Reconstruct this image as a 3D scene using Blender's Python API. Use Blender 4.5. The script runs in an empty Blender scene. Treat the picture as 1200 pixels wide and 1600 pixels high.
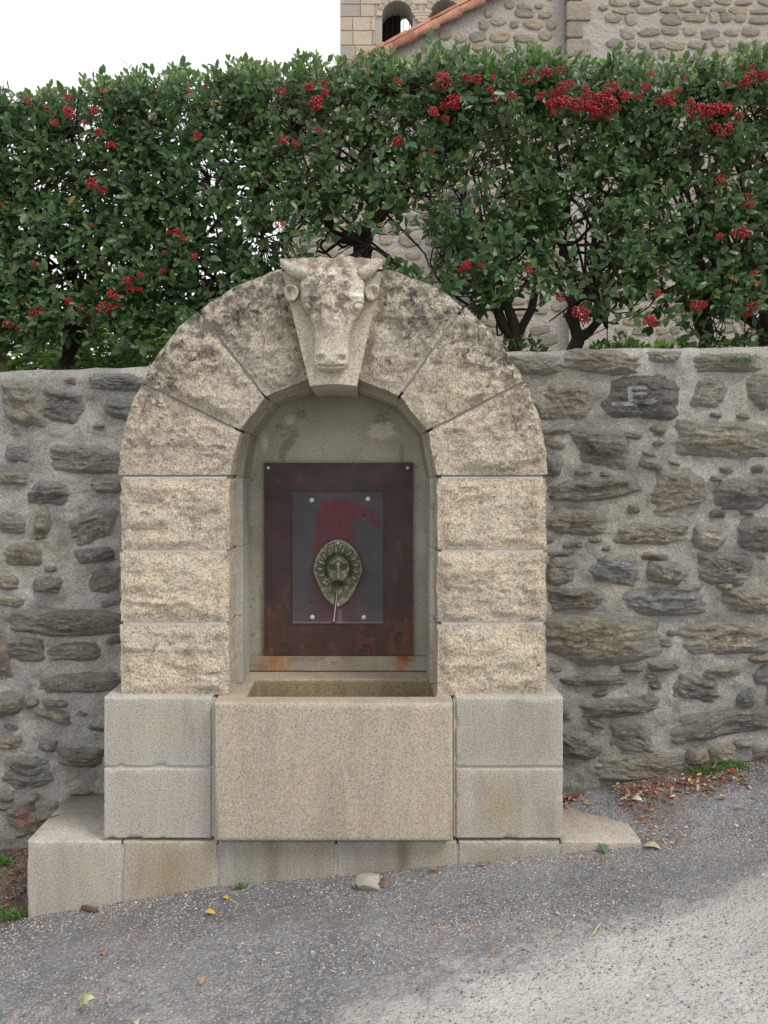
import bpy, bmesh, math, random
import numpy as np
from mathutils import Vector, Matrix
random.seed(7); RNG = np.random.default_rng(7)
S = bpy.context.scene
COL = S.collection

# ------------------------------------------------------------------ camera, sky, sun, exposure
F = 1350.0; VX, VY = 575.0, 740.0; CY = -3.375; CZ = 1.6
cam = bpy.data.cameras.new('camera'); camo = bpy.data.objects.new('camera', cam); COL.objects.link(camo)
camo.location = (0, CY, CZ); camo.rotation_euler = (math.pi/2, 0, 0)
cam.sensor_fit = 'VERTICAL'; cam.sensor_height = 36; cam.lens = F/1600*36
cam.shift_x = (600-VX)/1600; cam.shift_y = -(800-VY)/1600
cam.clip_start = 0.05; cam.clip_end = 500
S.camera = camo
SUN_EL, SUN_AZ = 50, 130           # azimuth clockwise from +Y
w = bpy.data.worlds.new('World'); S.world = w; w.use_nodes = True
nt = w.node_tree; nt.nodes.clear()
sky = nt.nodes.new('ShaderNodeTexSky'); sky.sky_type = 'NISHITA'; sky.sun_disc = False
sky.sun_elevation = math.radians(SUN_EL); sky.sun_rotation = math.radians(SUN_AZ)
tc = nt.nodes.new('ShaderNodeTexCoord'); cn = nt.nodes.new('ShaderNodeTexNoise')
cn.inputs['Scale'].default_value = 3.0; cn.inputs['Detail'].default_value = 6; nt.links.new(tc.outputs['Generated'], cn.inputs['Vector'])
cr = nt.nodes.new('ShaderNodeValToRGB'); cr.color_ramp.elements[0].position = .35; cr.color_ramp.elements[1].position = .62
cr.color_ramp.elements[0].color = (.74,.74,.74,1); cr.color_ramp.elements[1].color = (.97,.97,.97,1)
nt.links.new(cn.outputs['Fac'], cr.inputs['Fac'])
cm = nt.nodes.new('ShaderNodeMix'); cm.data_type = 'RGBA'
nt.links.new(cr.outputs['Color'], cm.inputs['Factor']); nt.links.new(sky.outputs['Color'], cm.inputs['A'])
cm.inputs['B'].default_value = (9.8, 9.85, 10.0, 1)
bg = nt.nodes.new('ShaderNodeBackground'); bg.inputs['Strength'].default_value = 0.1
wo = nt.nodes.new('ShaderNodeOutputWorld')
nt.links.new(cm.outputs['Result'], bg.inputs['Color']); nt.links.new(bg.outputs['Background'], wo.inputs['Surface'])
sun = bpy.data.lights.new('sun', 'SUN'); sun.energy = 1.4; sun.angle = math.radians(20); sun.color = (1, .95, .87)
suno = bpy.data.objects.new('sun', sun); COL.objects.link(suno)
el, az = math.radians(SUN_EL), math.radians(SUN_AZ)
sd = Vector((math.sin(az)*math.cos(el), math.cos(az)*math.cos(el), math.sin(el)))
suno.rotation_euler = sd.to_track_quat('Z', 'Y').to_euler()
S.view_settings.view_transform = 'Standard'; S.view_settings.look = 'None'
S.view_settings.gamma = 1; S.view_settings.exposure = 0.48; S.view_settings.use_curve_mapping = False
S.cycles.max_bounces = 6

# ------------------------------------------------------------------ helpers
def P(px, py, Y):
    d = (Y-CY)/F
    return ((px-VX)*d, Y, CZ-(py-VY)*d)
def PX(px, Y): return (px-VX)*(Y-CY)/F
def PZ(py, Y): return CZ-(py-VY)*(Y-CY)/F

def _h(ix, iy, iz, seed):
    n = (ix.astype(np.int64)*374761393 + iy.astype(np.int64)*668265263 + iz.astype(np.int64)*2147483647 + seed*974711) & 0xffffffff
    n = ((n ^ (n >> 13))*1274126177) & 0xffffffff
    n = ((n ^ (n >> 16))*2246822519) & 0xffffffff
    return ((n ^ (n >> 15)) & 0xffffff)/float(0xffffff)*2-1
def vnoise(x, y, z, seed=0):
    x, y, z = np.broadcast_arrays(np.asarray(x, float), np.asarray(y, float), np.asarray(z, float))
    ix, iy, iz = np.floor(x), np.floor(y), np.floor(z)
    fx, fy, fz = x-ix, y-iy, z-iz
    u, v, s = [f*f*f*(f*(f*6-15)+10) for f in (fx, fy, fz)]
    r = 0
    for a in (0, 1):
        for b in (0, 1):
            for c in (0, 1):
                r = r + _h(ix+a, iy+b, iz+c, seed)*(u if a else 1-u)*(v if b else 1-v)*(s if c else 1-s)
    return r
def fbm(x, y, z, octv=4, seed=0, gain=.5):
    r = 0; a = 1; t = 0
    for i in range(octv):
        r = r + a*vnoise(x, y, z, seed+i*17); t += a; a *= gain; x, y, z = np.asarray(x)*2.03, np.asarray(y)*2.03, np.asarray(z)*2.03
    return r/t
def ridged(x, y, z, octv=3, seed=0):
    r = 0; a = 1; t = 0
    for i in range(octv):
        r = r + a*(1-np.abs(vnoise(x, y, z, seed+i*17))*2); t += a; a *= .5; x, y, z = np.asarray(x)*2.1, np.asarray(y)*2.1, np.asarray(z)*2.1
    return r/t
def sst(a, b, x):
    t = np.clip((np.asarray(x, float)-a)/(b-a), 0, 1); return t*t*(3-2*t)

WL = {}     # world location of each object (all parents carry only a translation)
def empty(name, loc, label, cat, group=None):
    o = bpy.data.objects.new(name, None); COL.objects.link(o); o.location = loc; o.empty_display_size = .1
    o['label'] = label; o['category'] = cat
    if group: o['group'] = group
    WL[o.name] = Vector(loc); return o
def tag(o, label=None, cat=None, group=None, kind=None):
    if label: o['label'] = label
    if cat: o['category'] = cat
    if group: o['group'] = group
    if kind: o['kind'] = kind
    return o
def mesh_data(name, V, Fc, mat, smooth=False, tint=(1,1,1), stain=None, base=False):
    V = np.asarray(V, float)
    me = bpy.data.meshes.new(name)
    me.from_pydata(V.tolist(), [], Fc if isinstance(Fc, list) else Fc.tolist())
    mats = mat if isinstance(mat, list) else [mat]
    for m_ in mats: me.materials.append(m_)
    n = len(me.vertices)
    a = me.attributes.new('tint', 'FLOAT_COLOR', 'POINT')
    t = np.ones((n, 4)); tt = np.asarray(tint, float)
    t[:, :3] = tt
    a.data.foreach_set('color', t.ravel())
    b = me.attributes.new('stain', 'FLOAT', 'POINT')
    b.data.foreach_set('value', np.zeros(n) if stain is None else np.broadcast_to(np.asarray(stain, float), (n,)).copy())
    if smooth: me.shade_smooth()
    me.update()
    return me
def mk(name, V, Fc, mat, parent=None, smooth=False, tint=(1,1,1), stain=None, origin='c', mi=None):
    V = np.asarray(V, float)
    c = (V.min(0)+V.max(0))/2
    if origin == 'b': c[2] = V[:, 2].min()
    me = mesh_data(name, V-c, Fc, mat, smooth, tint, stain)
    if mi is not None: me.polygons.foreach_set('material_index', mi)
    o = bpy.data.objects.new(name, me); COL.objects.link(o)
    pl = Vector((0,0,0))
    if parent is not None: o.parent = parent; pl = WL[parent.name]
    o.location = Vector(c)-pl; WL[o.name] = Vector(c)
    return o
class MB:
    def __init__(s): s.V = []; s.F = []; s.T = []; s.M = []; s.n = 0
    def add(s, V, Fc, tint=(1,1,1), mi=0):
        V = np.asarray(V, float); s.V.append(V)
        s.F += [[i+s.n for i in f] for f in Fc]
        s.T.append(np.broadcast_to(np.asarray(tint, float), (len(V), 3))); s.M += [mi]*len(Fc); s.n += len(V)
    def build(s, name, mat, parent=None, smooth=False, origin='c'):
        return mk(name, np.concatenate(s.V), s.F, mat, parent, smooth, np.concatenate(s.T), origin=origin, mi=s.M)
def box(x0, x1, y0, y1, z0, z1):
    V = [(x0,y0,z0),(x1,y0,z0),(x1,y1,z0),(x0,y1,z0),(x0,y0,z1),(x1,y0,z1),(x1,y1,z1),(x0,y1,z1)]
    return V, [[3,2,1,0],[4,5,6,7],[0,1,5,4],[1,2,6,5],[2,3,7,6],[3,0,4,7]]
def gridF(nx, ny, off=0, wrap=False):
    f = []
    for j in range(ny-1):
        for i in range(nx if wrap else nx-1):
            a = j*nx+i; b = j*nx+(i+1) % nx
            f.append([off+a, off+b, off+b+nx, off+a+nx])
    return f
def bevel(o, wd=.006, seg=2):
    m_ = o.modifiers.new('bevel', 'BEVEL'); m_.width = wd; m_.segments = seg; m_.limit_method = 'ANGLE'; m_.angle_limit = .6
    return o
def tube_geo(pts, rad, n=6, cap=True):
    pts = [Vector(p) for p in pts]; V = []; Fc = []
    up = Vector((0.3,.5,.8)).normalized()
    for i, p in enumerate(pts):
        d = (pts[min(i+1, len(pts)-1)]-pts[max(i-1, 0)])
        if d.length < 1e-9: d = Vector((0,0,1))
        d.normalize(); s_ = d.cross(up)
        if s_.length < .05: s_ = d.cross(Vector((1,0,0)))
        s_.normalize(); t = d.cross(s_)
        r = rad[i] if hasattr(rad, '__len__') else rad
        for k in range(n):
            a = 2*math.pi*k/n; V.append(tuple(p+s_*(math.cos(a)*r)+t*(math.sin(a)*r)))
    Fc = gridF(n, len(pts), 0, True)
    if cap: Fc.append(list(range(n))[::-1]); Fc.append([len(V)-n+i for i in range(n)])
    return V, Fc

# ------------------------------------------------------------------ materials
class NT:
    def __init__(s, name):
        s.m = bpy.data.materials.new(name); s.m.use_nodes = True; s.t = s.m.node_tree; s.t.nodes.clear()
        s.out = s.n('OutputMaterial'); s.b = s.n('BsdfPrincipled'); s.l(s.b.outputs[0], s.out.inputs[0])
        g = s.n('NewGeometry'); s.pos = g.outputs['Position']; s.back = g.outputs['Backfacing']
    def n(s, k): return s.t.nodes.new('ShaderNode'+k)
    def l(s, a, b): s.t.links.new(a, b)
    def scaled(s, v):
        m = s.n('VectorMath'); m.operation = 'MULTIPLY'; s.l(s.pos, m.inputs[0]); m.inputs[1].default_value = v; return m.outputs[0]
    def noise(s, scale, det=3, rough=.55, vec=None, dist=0):
        x = s.n('TexNoise'); x.inputs['Scale'].default_value = scale; x.inputs['Detail'].default_value = det
        x.inputs['Roughness'].default_value = rough; x.inputs['Distortion'].default_value = dist
        s.l(vec or s.pos, x.inputs['Vector']); return x.outputs['Fac']
    def vor(s, scale, feat='F1', out='Distance', vec=None):
        x = s.n('TexVoronoi'); x.feature = feat; x.inputs['Scale'].default_value = scale; s.l(vec or s.pos, x.inputs['Vector']); return x.outputs[out]
    def ramp(s, f, stops, interp='LINEAR'):
        r = s.n('ValToRGB'); e = r.color_ramp.elements; r.color_ramp.interpolation = interp
        while len(e) < len(stops): e.new(.5)
        for q, (p, c) in zip(e, stops):
            q.position = p; q.color = (c, c, c, 1) if isinstance(c, (int, float)) else (*c, 1)
        s.l(f, r.inputs[0]); return r.outputs[0]
    def mix(s, f, a, b, mode='MIX'):
        x = s.n('Mix'); x.data_type = 'RGBA'; x.blend_type = mode
        for v, k in ((f, 'Factor'), (a, 'A'), (b, 'B')):
            i = x.inputs[0] if k == 'Factor' else x.inputs[6 if k == 'A' else 7]
            if isinstance(v, (int, float)): i.default_value = v if k == 'Factor' else (v, v, v, 1)
            elif isinstance(v, tuple): i.default_value = (*v, 1)
            else: s.l(v, i)
        return x.outputs[2]
    def math(s, op, a, b=0.0, c=None):
        x = s.n('Math'); x.operation = op
        for i, v in enumerate((a, b) if c is None else (a, b, c)):
            if isinstance(v, (int, float)): x.inputs[i].default_value = v
            else: s.l(v, x.inputs[i])
        return x.outputs[0]
    def attr(s, nm, o='Color'):
        a = s.n('Attribute'); a.attribute_name = nm; return a.outputs[o]
    def bump(s, h, dist=.01, st=1, prev=None):
        x = s.n('Bump'); x.inputs['Distance'].default_value = dist; x.inputs['Strength'].default_value = st; s.l(h, x.inputs['Height'])
        if prev: s.l(prev, x.inputs['Normal'])
        return x.outputs[0]
    def done(s, col, rough=.85, nrm=None, spec=.3, metal=0):
        if isinstance(col, tuple): s.b.inputs['Base Color'].default_value = (*col, 1)
        else: s.l(col, s.b.inputs['Base Color'])
        if isinstance(rough, (int, float)): s.b.inputs['Roughness'].default_value = rough
        else: s.l(rough, s.b.inputs['Roughness'])
        s.b.inputs['Specular IOR Level'].default_value = spec; s.b.inputs['Metallic'].default_value = metal
        if nrm: s.l(nrm, s.b.inputs['Normal'])
        return s.m

def granite(name, ca, cb, speck=(.5, 1.35), sscale=120, bmp=.004, stain_col=(.10,.085,.07), blotch=None, pits=False):
    t = NT(name)
    c = t.mix(t.ramp(t.noise(5, 4), [(.35, 0), (.65, 1)]), ca, cb)
    if blotch: c = t.mix(t.ramp(t.noise(2.6, 5, .6, dist=.6), [(.5, 0), (.68, .75)]), c, blotch)
    c = t.mix(1, c, t.ramp(t.noise(sscale, 2, .7), [(.3, speck[0]), (.5, 1.0), (.7, speck[1])]), 'MULTIPLY')
    c = t.mix(t.ramp(t.vor(sscale*.9), [(.12, .55), (.25, 0)]), c, (.05,.045,.04))
    st = t.math('MULTIPLY', t.attr('stain', 'Fac'), t.ramp(t.noise(20, 7, .78), [(.43, 0), (.56, 1)]))
    if pits: c = t.mix(t.ramp(t.noise(17, 4, .6), [(.66, 0), (.72, .7)]), c, (.12,.10,.085))
    c = t.mix(st, c, stain_col)
    if pits:
        a2 = t.math('ADD', t.math('MULTIPLY', t.attr('stain', 'Fac'), 1.1), .18)
        c = t.mix(t.math('MULTIPLY', a2, t.ramp(t.noise(30, 3, .6, dist=.5), [(.58, 0), (.66, .85)])), c, (.10,.088,.075))
        c = t.mix(t.ramp(t.noise(48, 4, .7), [(.6, 0), (.7, .5)]), c, (.80,.74,.64))
    c = t.mix(1, c, t.ramp(t.noise(1, 6, .7, t.scaled((9, 9, 1.6)), .5), [(.34, .84), (.5, 1.0), (.66, 1.08)]), 'MULTIPLY')
    c = t.mix(1, c, t.attr('tint'), 'MULTIPLY')
    n1 = t.bump(t.noise(sscale*.8, 3, .7), bmp, .8)
    if pits: n1 = t.bump(t.noise(30, 6, .72), .026, 1, n1)
    return t.done(c, .9, n1, .2)
M = {}
M['granite_rough'] = granite('rough_granite', (.66,.575,.45), (.60,.54,.45), (.45, 1.25), 115, .007, (.185,.165,.14), (.52,.47,.40), True)
M['granite_grey'] = granite('smooth_grey_granite', (.385,.362,.32), (.36,.345,.31), (.62, 1.25), 150, .0016, (.42,.40,.36))
M['granite_tan'] = granite('smooth_tan_granite', (.415,.352,.27), (.385,.34,.268), (.55, 1.3), 165, .0016, (.2,.16,.12))
M['granite_carved'] = granite('carved_granite', (.52,.465,.365), (.47,.43,.35), (.55, 1.3), 130, .002, (.15,.125,.10))

t = NT('wall_mortar')
c = t.mix(t.ramp(t.noise(1.6, 5, .6), [(.35, 0), (.65, 1)]), (.30,.29,.265), (.43,.415,.38))
c = t.mix(t.ramp(t.noise(3.1, 4, .6, dist=.5), [(.5, 0), (.68, .6)]), c, (.31,.295,.20))
c = t.mix(t.ramp(t.noise(7, 4, .6), [(.46, 0), (.64, .7)]), c, (.22,.21,.185))
c = t.mix(t.math('MULTIPLY', t.attr('stain', 'Fac'), .8), c, (.17,.155,.125))
c = t.mix(1, c, t.ramp(t.noise(130, 3, .7), [(.3, .55), (.5, 1), (.7, 1.35)]), 'MULTIPLY')
M['mortar'] = t.done(c, .95, t.bump(t.noise(90, 5, .75), .008, 1, t.bump(t.noise(14, 5, .6), .02)), .1)

t = NT('joint_mortar')
c = t.mix(t.ramp(t.noise(20, 4), [(.3, 0), (.7, 1)]), (.38,.365,.33), (.52,.50,.455))
M['joint'] = t.done(c, .95, t.bump(t.noise(120, 3), .002), .1)

t = NT('dark_joint')
M['joint_dark'] = t.done(t.mix(t.noise(25, 4), (.22,.205,.185), (.36,.34,.30)), .95, t.bump(t.noise(120, 3), .002), .1)

def schist(name, ca, cb):
    t = NT(name)
    v = t.scaled((3, 3, 10))
    c = t.mix(t.ramp(t.noise(2.2, 6, .65, v, 1.2), [(.35, 0), (.65, 1)]), ca, cb)
    c = t.mix(t.ramp(t.noise(9, 6, .7), [(.5, 0), (.66, .6)]), c, (.20,.155,.095))
    c = t.mix(t.ramp(t.noise(11, 6, .7, dist=.4), [(.28, .75), (.46, 0)]), c, (.06,.06,.065))
    c = t.mix(t.ramp(t.noise(26, 4, .7), [(.56, 0), (.68, .6)]), c, (.44,.43,.39))
    c = t.mix(1, c, t.attr('tint'), 'MULTIPLY')
    c = t.mix(1, c, t.ramp(t.noise(4.5, 8, .8, t.scaled((2, 2, 8)), 1.5), [(.34, .45), (.5, 1.0), (.64, 1.55)]), 'MULTIPLY')
    c = t.mix(1, c, t.ramp(t.noise(90, 3, .75), [(.3, .6), (.5, 1), (.7, 1.45)]), 'MULTIPLY')
    c = t.mix(t.attr('stain', 'Fac'), c, (.62,.62,.58))
    sm = t.math('MULTIPLY', t.attr('smear', 'Fac'), t.ramp(t.noise(18, 6, .75), [(.3, .0), (.6, 1.0)]))
    c = t.mix(sm, c, t.mix(t.noise(110, 3, .7), (.28,.268,.24), (.46,.445,.405)))
    nn = t.bump(t.noise(6, 8, .8, t.scaled((2.2, 2.2, 7)), 1.2), .055, 1)
    return t.done(c, .78, t.bump(t.noise(70, 4, .7), .007, 1, nn), .35)
M['schist'] = schist('schist_stone', (.235,.225,.195), (.37,.345,.29))

t = NT('niche_plaster')
c = t.mix(t.ramp(t.noise(3, 5, .65), [(.35, 0), (.65, 1)]), (.29,.27,.22), (.40,.38,.325))
c = t.mix(t.ramp(t.noise(7, 5, .7, dist=.8), [(.6, 0), (.66, .5)]), c, (.14,.12,.09))
c = t.mix(t.attr('stain', 'Fac'), c, (.36,.14,.035))
c = t.mix(1, c, t.attr('tint'), 'MULTIPLY')
c = t.mix(1, c, t.ramp(t.noise(140, 2), [(.3, .8), (.7, 1.15)]), 'MULTIPLY')
M['plaster'] = t.done(c, .9, t.bump(t.noise(60, 4), .003), .15)

def plate(name, ca, cb):
    t = NT(name)
    c = t.mix(t.ramp(t.noise(9, 6, .7), [(.35, 0), (.65, 1)]), ca, cb)
    c = t.mix(t.math('MULTIPLY', t.attr('stain', 'Fac'), t.ramp(t.noise(22, 8, .8), [(.43, .08), (.56, 1)])), c, (.15,.055,.026))
    c = t.mix(1, c, t.attr('tint'), 'MULTIPLY')
    return t.done(c, t.ramp(t.noise(14, 4), [(.3, .42), (.7, .65)]), t.bump(t.noise(80, 4), .001), .4, .15)
M['rust'] = plate('rusty_iron', (.040,.024,.022), (.058,.032,.029))
M['steel'] = plate('blued_steel', (.048,.049,.055), (.066,.058,.060))
t = NT('zinc_screw'); M['zinc'] = t.done((.6,.6,.56), .5, None, .5, .2)
t = NT('patinated_bronze')
c = t.mix(t.ramp(t.noise(60, 4), [(.35, 0), (.65, 1)]), (.12,.125,.09), (.26,.26,.19))
M['bronze'] = t.done(t.mix(t.ramp(t.noise(150, 3), [(.5, 0), (.7, .4)]), c, (.35,.33,.2)), .5, t.bump(t.noise(200, 3), .001), .5, .35)
t = NT('copper_pipe'); M['pipe'] = t.done(t.mix(t.noise(40), (.09,.06,.06), (.17,.13,.135)), .35, None, .5, .6)

t = NT('ground_surface')
pale = t.math('ADD', t.attr('stain', 'Fac'), t.math('MULTIPLY', t.math('SUBTRACT', t.noise(4, 10, .85), .5), 2.8))
pm = t.ramp(pale, [(.3, 0), (.85, 1)])
asp = t.mix(t.ramp(t.noise(2.4, 5, .65), [(.35, 0), (.65, 1)]), (.142,.149,.160), (.235,.238,.242))
asp = t.mix(t.ramp(t.vor(95, out='Distance'), [(.1, .6), (.45, 0)]), asp, (.06,.062,.07))
vc = t.n('TexVoronoi'); vc.inputs['Scale'].default_value = 130; t.l(t.pos, vc.inputs['Vector'])
sep = t.n('SeparateColor'); t.l(vc.outputs['Color'], sep.inputs[0])
asp = t.mix(t.ramp(sep.outputs[0], [(.7, 0), (.95, .7)]), asp, (.36,.35,.34))
asp = t.mix(t.ramp(sep.outputs[1], [(.9, 0), (.95, .6)]), asp, (.36,.22,.16))
pl = t.mix(t.ramp(t.noise(3, 6, .6), [(.35, 0), (.7, 1)]), (.38,.372,.348), (.51,.50,.468))
pl = t.mix(t.ramp(t.noise(60, 5, .75), [(.36, .75), (.48, 0)]), pl, (.17,.17,.175))
c = t.mix(pm, asp, pl)
c = t.mix(1, c, t.attr('tint'), 'MULTIPLY')
M['ground'] = t.done(c, .9, t.bump(t.vor(95), .005, .8, t.bump(t.noise(180, 3, .7), .003)), .25)
t = NT('soil'); c = t.mix(t.noise(20, 6, .7), (.05,.035,.025), (.15,.11,.08))
M['soil'] = t.done(c, .95, t.bump(t.noise(50, 5), .01), .1)
t = NT('grass_field'); M['field'] = t.done(t.mix(t.noise(3, 6), (.06,.09,.03), (.12,.13,.06)), .9)

def leafmat(name, back=(.16,.20,.13), rough=.33, trans=.2, tcol=(.22,.42,.06)):
    t = NT(name)
    c = t.mix(t.ramp(t.noise(7, 3), [(.35, .75), (.65, 1.2)]), (0,0,0), t.attr('tint'))
    c = t.mix(t.back, t.attr('tint'), back)
    t.l(c, t.b.inputs['Base Color']); t.b.inputs['Roughness'].default_value = rough; t.b.inputs['Specular IOR Level'].default_value = .45
    tr = t.n('BsdfTranslucent'); tr.inputs['Color'].default_value = (*tcol, 1)
    ms = t.n('MixShader'); ms.inputs[0].default_value = trans
    t.l(t.b.outputs[0], ms.inputs[1]); t.l(tr.outputs[0], ms.inputs[2]); t.l(ms.outputs[0], t.out.inputs[0])
    return t.m
M['leaf'] = leafmat('hedge_leaf')
M['weed'] = leafmat('weed_leaf', (.1,.2,.05), .5, .25, (.3,.5,.08))
t = NT('bark'); M['bark'] = t.done(t.mix(t.noise(30, 5, .7), (.028,.022,.018), (.10,.082,.065)), .9, t.bump(t.noise(60, 5), .006), .15)
t = NT('red_berry'); M['berry'] = t.done(t.mix(1, t.mix(t.noise(90), (.25,.006,.010), (.42,.014,.018)), t.attr('tint'), 'MULTIPLY'), .32, None, .5)
t = NT('dry_leaf'); M['dry'] = t.done(t.mix(1, t.mix(t.noise(60), (.8,.8,.8), (1.1,1.1,1.1)), t.attr('tint'), 'MULTIPLY'), .75, t.bump(t.noise(90), .002), .2)
t = NT('pebble'); M['pebble'] = t.done(t.mix(1, t.mix(t.noise(120), (.75,.75,.75), (1.15,1.15,1.15)), t.attr('tint'), 'MULTIPLY'), .85, None, .25)
t = NT('church_mortar'); M['cmortar'] = t.done(t.mix(t.noise(2, 6), (.34,.315,.275), (.44,.41,.365)), .95, t.bump(t.noise(22, 4), .03), .1)
t = NT('church_stone')
c = t.mix(1, t.mix(t.noise(5, 5, .65, t.scaled((1,1,3))), (.6,.6,.6), (1.25,1.22,1.2)), t.attr('tint'), 'MULTIPLY')
M['cstone'] = t.done(c, .9, t.bump(t.noise(14, 5, .7), .04), .15)
t = NT('tower_ashlar')
c = t.mix(1, t.mix(t.noise(3, 5, .65), (.8,.8,.8), (1.15,1.13,1.1)), t.attr('tint'), 'MULTIPLY')
M['ashlar'] = t.done(c, .9, t.bump(t.noise(12, 5, .7), .02), .15)
t = NT('terracotta')
c = t.mix(1, t.mix(t.ramp(t.noise(6, 5, .65), [(.35, 0), (.65, 1)]), (.34,.135,.085), (.47,.26,.18)), t.attr('tint'), 'MULTIPLY')
M['tile'] = t.done(c, .85, t.bump(t.noise(30, 4), .01), .2)
t = NT('dark_iron'); M['iron'] = t.done((.03,.03,.03), .6)

# ------------------------------------------------------------------ ground
def G(x, y):
    x = np.asarray(x, float); y = np.asarray(y, float)
    xx = np.clip(x, -4, 4)
    f = np.interp(xx, [-4, -1.65, -1.33, -.96, -.59, -.125, .35, .7625, 1.07, 1.4, 1.8, 4], [-.50, -.19, -.137, -.075, -.0125, .025, .075, .118, .146, .20, .27, .62])
    b = np.interp(xx, [-4, -1.65, -.9, .78, 1.08, 1.36, 1.8, 4], [-.4, -.10, .0, .15, .205, .262, .325, .66])
    k_ = sst(.0, .48, y)
    return f*(1-k_)+b*k_ + .03*(x-xx) + .006*fbm(x*1.3, y*1.3, 0, 3, 5)
def axis(a, b, step, out):
    c = list(np.arange(a, b, step)); c += [b]
    lo = [a-v for v in out][::-1]; hi = [b+v for v in out]
    return np.array(lo+c+hi)
gx = axis(-2.2, 2.3, .011, [.1,.3,.7,1.5,3,6,12,24,50]); gy = axis(-1.25, .62, .011, [])
gy = np.concatenate([-1.25-np.array([50,25,12,6,3,1.5,.7,.3,.1]), gy, [.8]])
XX, YY = np.meshgrid(gx, gy); ZZ = G(XX, YY)
fine = .0035*fbm(XX*22, YY*22, 0, 3, 9) + .002*vnoise(XX*70, YY*70, 0, 3)
ZZ = ZZ + fine*((np.abs(XX) < 2.3) & (YY > -1.3))
# pale worn surface right of a diagonal line, dark soil left of the step
ax, ay = P(1230, 1320, 0)[0], 0
d = (XX*1.0 - (-.10 + (YY+.94)*2.2))       # >0 to the right of the diagonal
palev = sst(-.35, .65, d)*1.05 + .0 + .28*sst(.0, -.9, YY)
soil = sst(-1.22, -1.42, XX)*sst(-.12, .02, YY) + .7*sst(.40, .52, YY) + .5*sst(1.0, 1.1, XX)*sst(.12, .3, YY+0.1*vnoise(XX*5, YY*5, 0, 2))
soil = np.clip(soil, 0, 1)
tint = np.stack([1-.45*soil, 1-.58*soil, 1-.68*soil], -1).reshape(-1, 3)
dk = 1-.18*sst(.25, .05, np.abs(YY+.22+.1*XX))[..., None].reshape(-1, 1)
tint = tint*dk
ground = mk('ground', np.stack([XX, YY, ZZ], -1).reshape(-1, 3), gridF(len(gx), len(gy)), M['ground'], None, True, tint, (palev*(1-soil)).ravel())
tag(ground, 'sloping grey asphalt lane with pale worn patch at lower right', None, None, 'structure')

def walltop(x):
    return np.interp(x, [-4, -1.65, -.98, .65, 1.8, 5], [2.03, 2.058, 2.082, 2.150, 2.168, 2.19])
tx = axis(-3, 3, .06, [.3,1,3,8,20,60]); ty = np.array([.79,.84,.9,1.0,1.15,1.3,1.5,1.8,2.4,3.2,4.5,7,11,18,30,60,120])
XX, YY = np.meshgrid(tx, ty)
ZZ = walltop(XX)-.02 + .07*sst(.85, 1.2, YY) + .02*vnoise(XX*6, YY*6, 0, 2)*(YY > .8)*(YY < 3)
terr = mk('embankment', np.stack([XX, YY, ZZ], -1).reshape(-1, 3), gridF(len(tx), len(ty)), M['soil'], None, True)
tag(terr, 'raised dark soil behind the rubble wall', None, None, 'structure')

# ------------------------------------------------------------------ retaining wall with its stones
wall = empty('rubble_wall', (0, .65, 0), 'grey mortared rubble stone retaining wall behind the fountain, under the hedge', 'wall')
wx = axis(-2.3, 2.4, .0115, [.1, .4, 1, 2.5]); nz = 230
t_ = np.linspace(0, 1, nz)
XX, TT = np.meshgrid(wx, t_)
top = walltop(XX) + .012*fbm(XX*5, 0*XX, 0, 4, 3)
ZZ = -.75 + (top+.75)*TT
swell = .022*fbm(XX*2.2, 0, ZZ*2.6, 3, 31) + .018*fbm(XX*8, 0, ZZ*9, 4, 33) + .0035*vnoise(XX*45, 0, ZZ*45, 35)
YW = .505 - swell + .03*sst(.985, 1, TT)
MORT = (wx, swell)
V = np.stack([XX, YW, ZZ], -1).reshape(-1, 3)
Fc = gridF(len(wx), nz)
# top and back
n0 = len(V); xs = wx
V2 = [np.stack([xs, np.full_like(xs, .60), top[-1]+.008+.006*vnoise(xs*9, 0, 0, 4)], -1), np.stack([xs, np.full_like(xs, .83), top[-1]+.004], -1), np.stack([xs, np.full_like(xs, .83), np.full_like(xs, -.75)], -1)]
V = np.concatenate([V]+V2); nx = len(xs)
base = (nz-1)*nx
for r in range(3):
    a0 = base+r*nx
    Fc += [[a0+i, a0+i+1, a0+nx+i+1, a0+nx+i] for i in range(nx-1)]
st = np.concatenate([(.75*sst(.35, .0, ZZ-.1-.137*XX)*(.6+.4*vnoise(XX*6, 0, ZZ*6, 8))).ravel(), np.zeros(3*nx)])
st = np.clip(st, 0, 1)
mk('mortar', V, Fc, M['mortar'], wall, True, (1,1,1), st)

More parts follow.
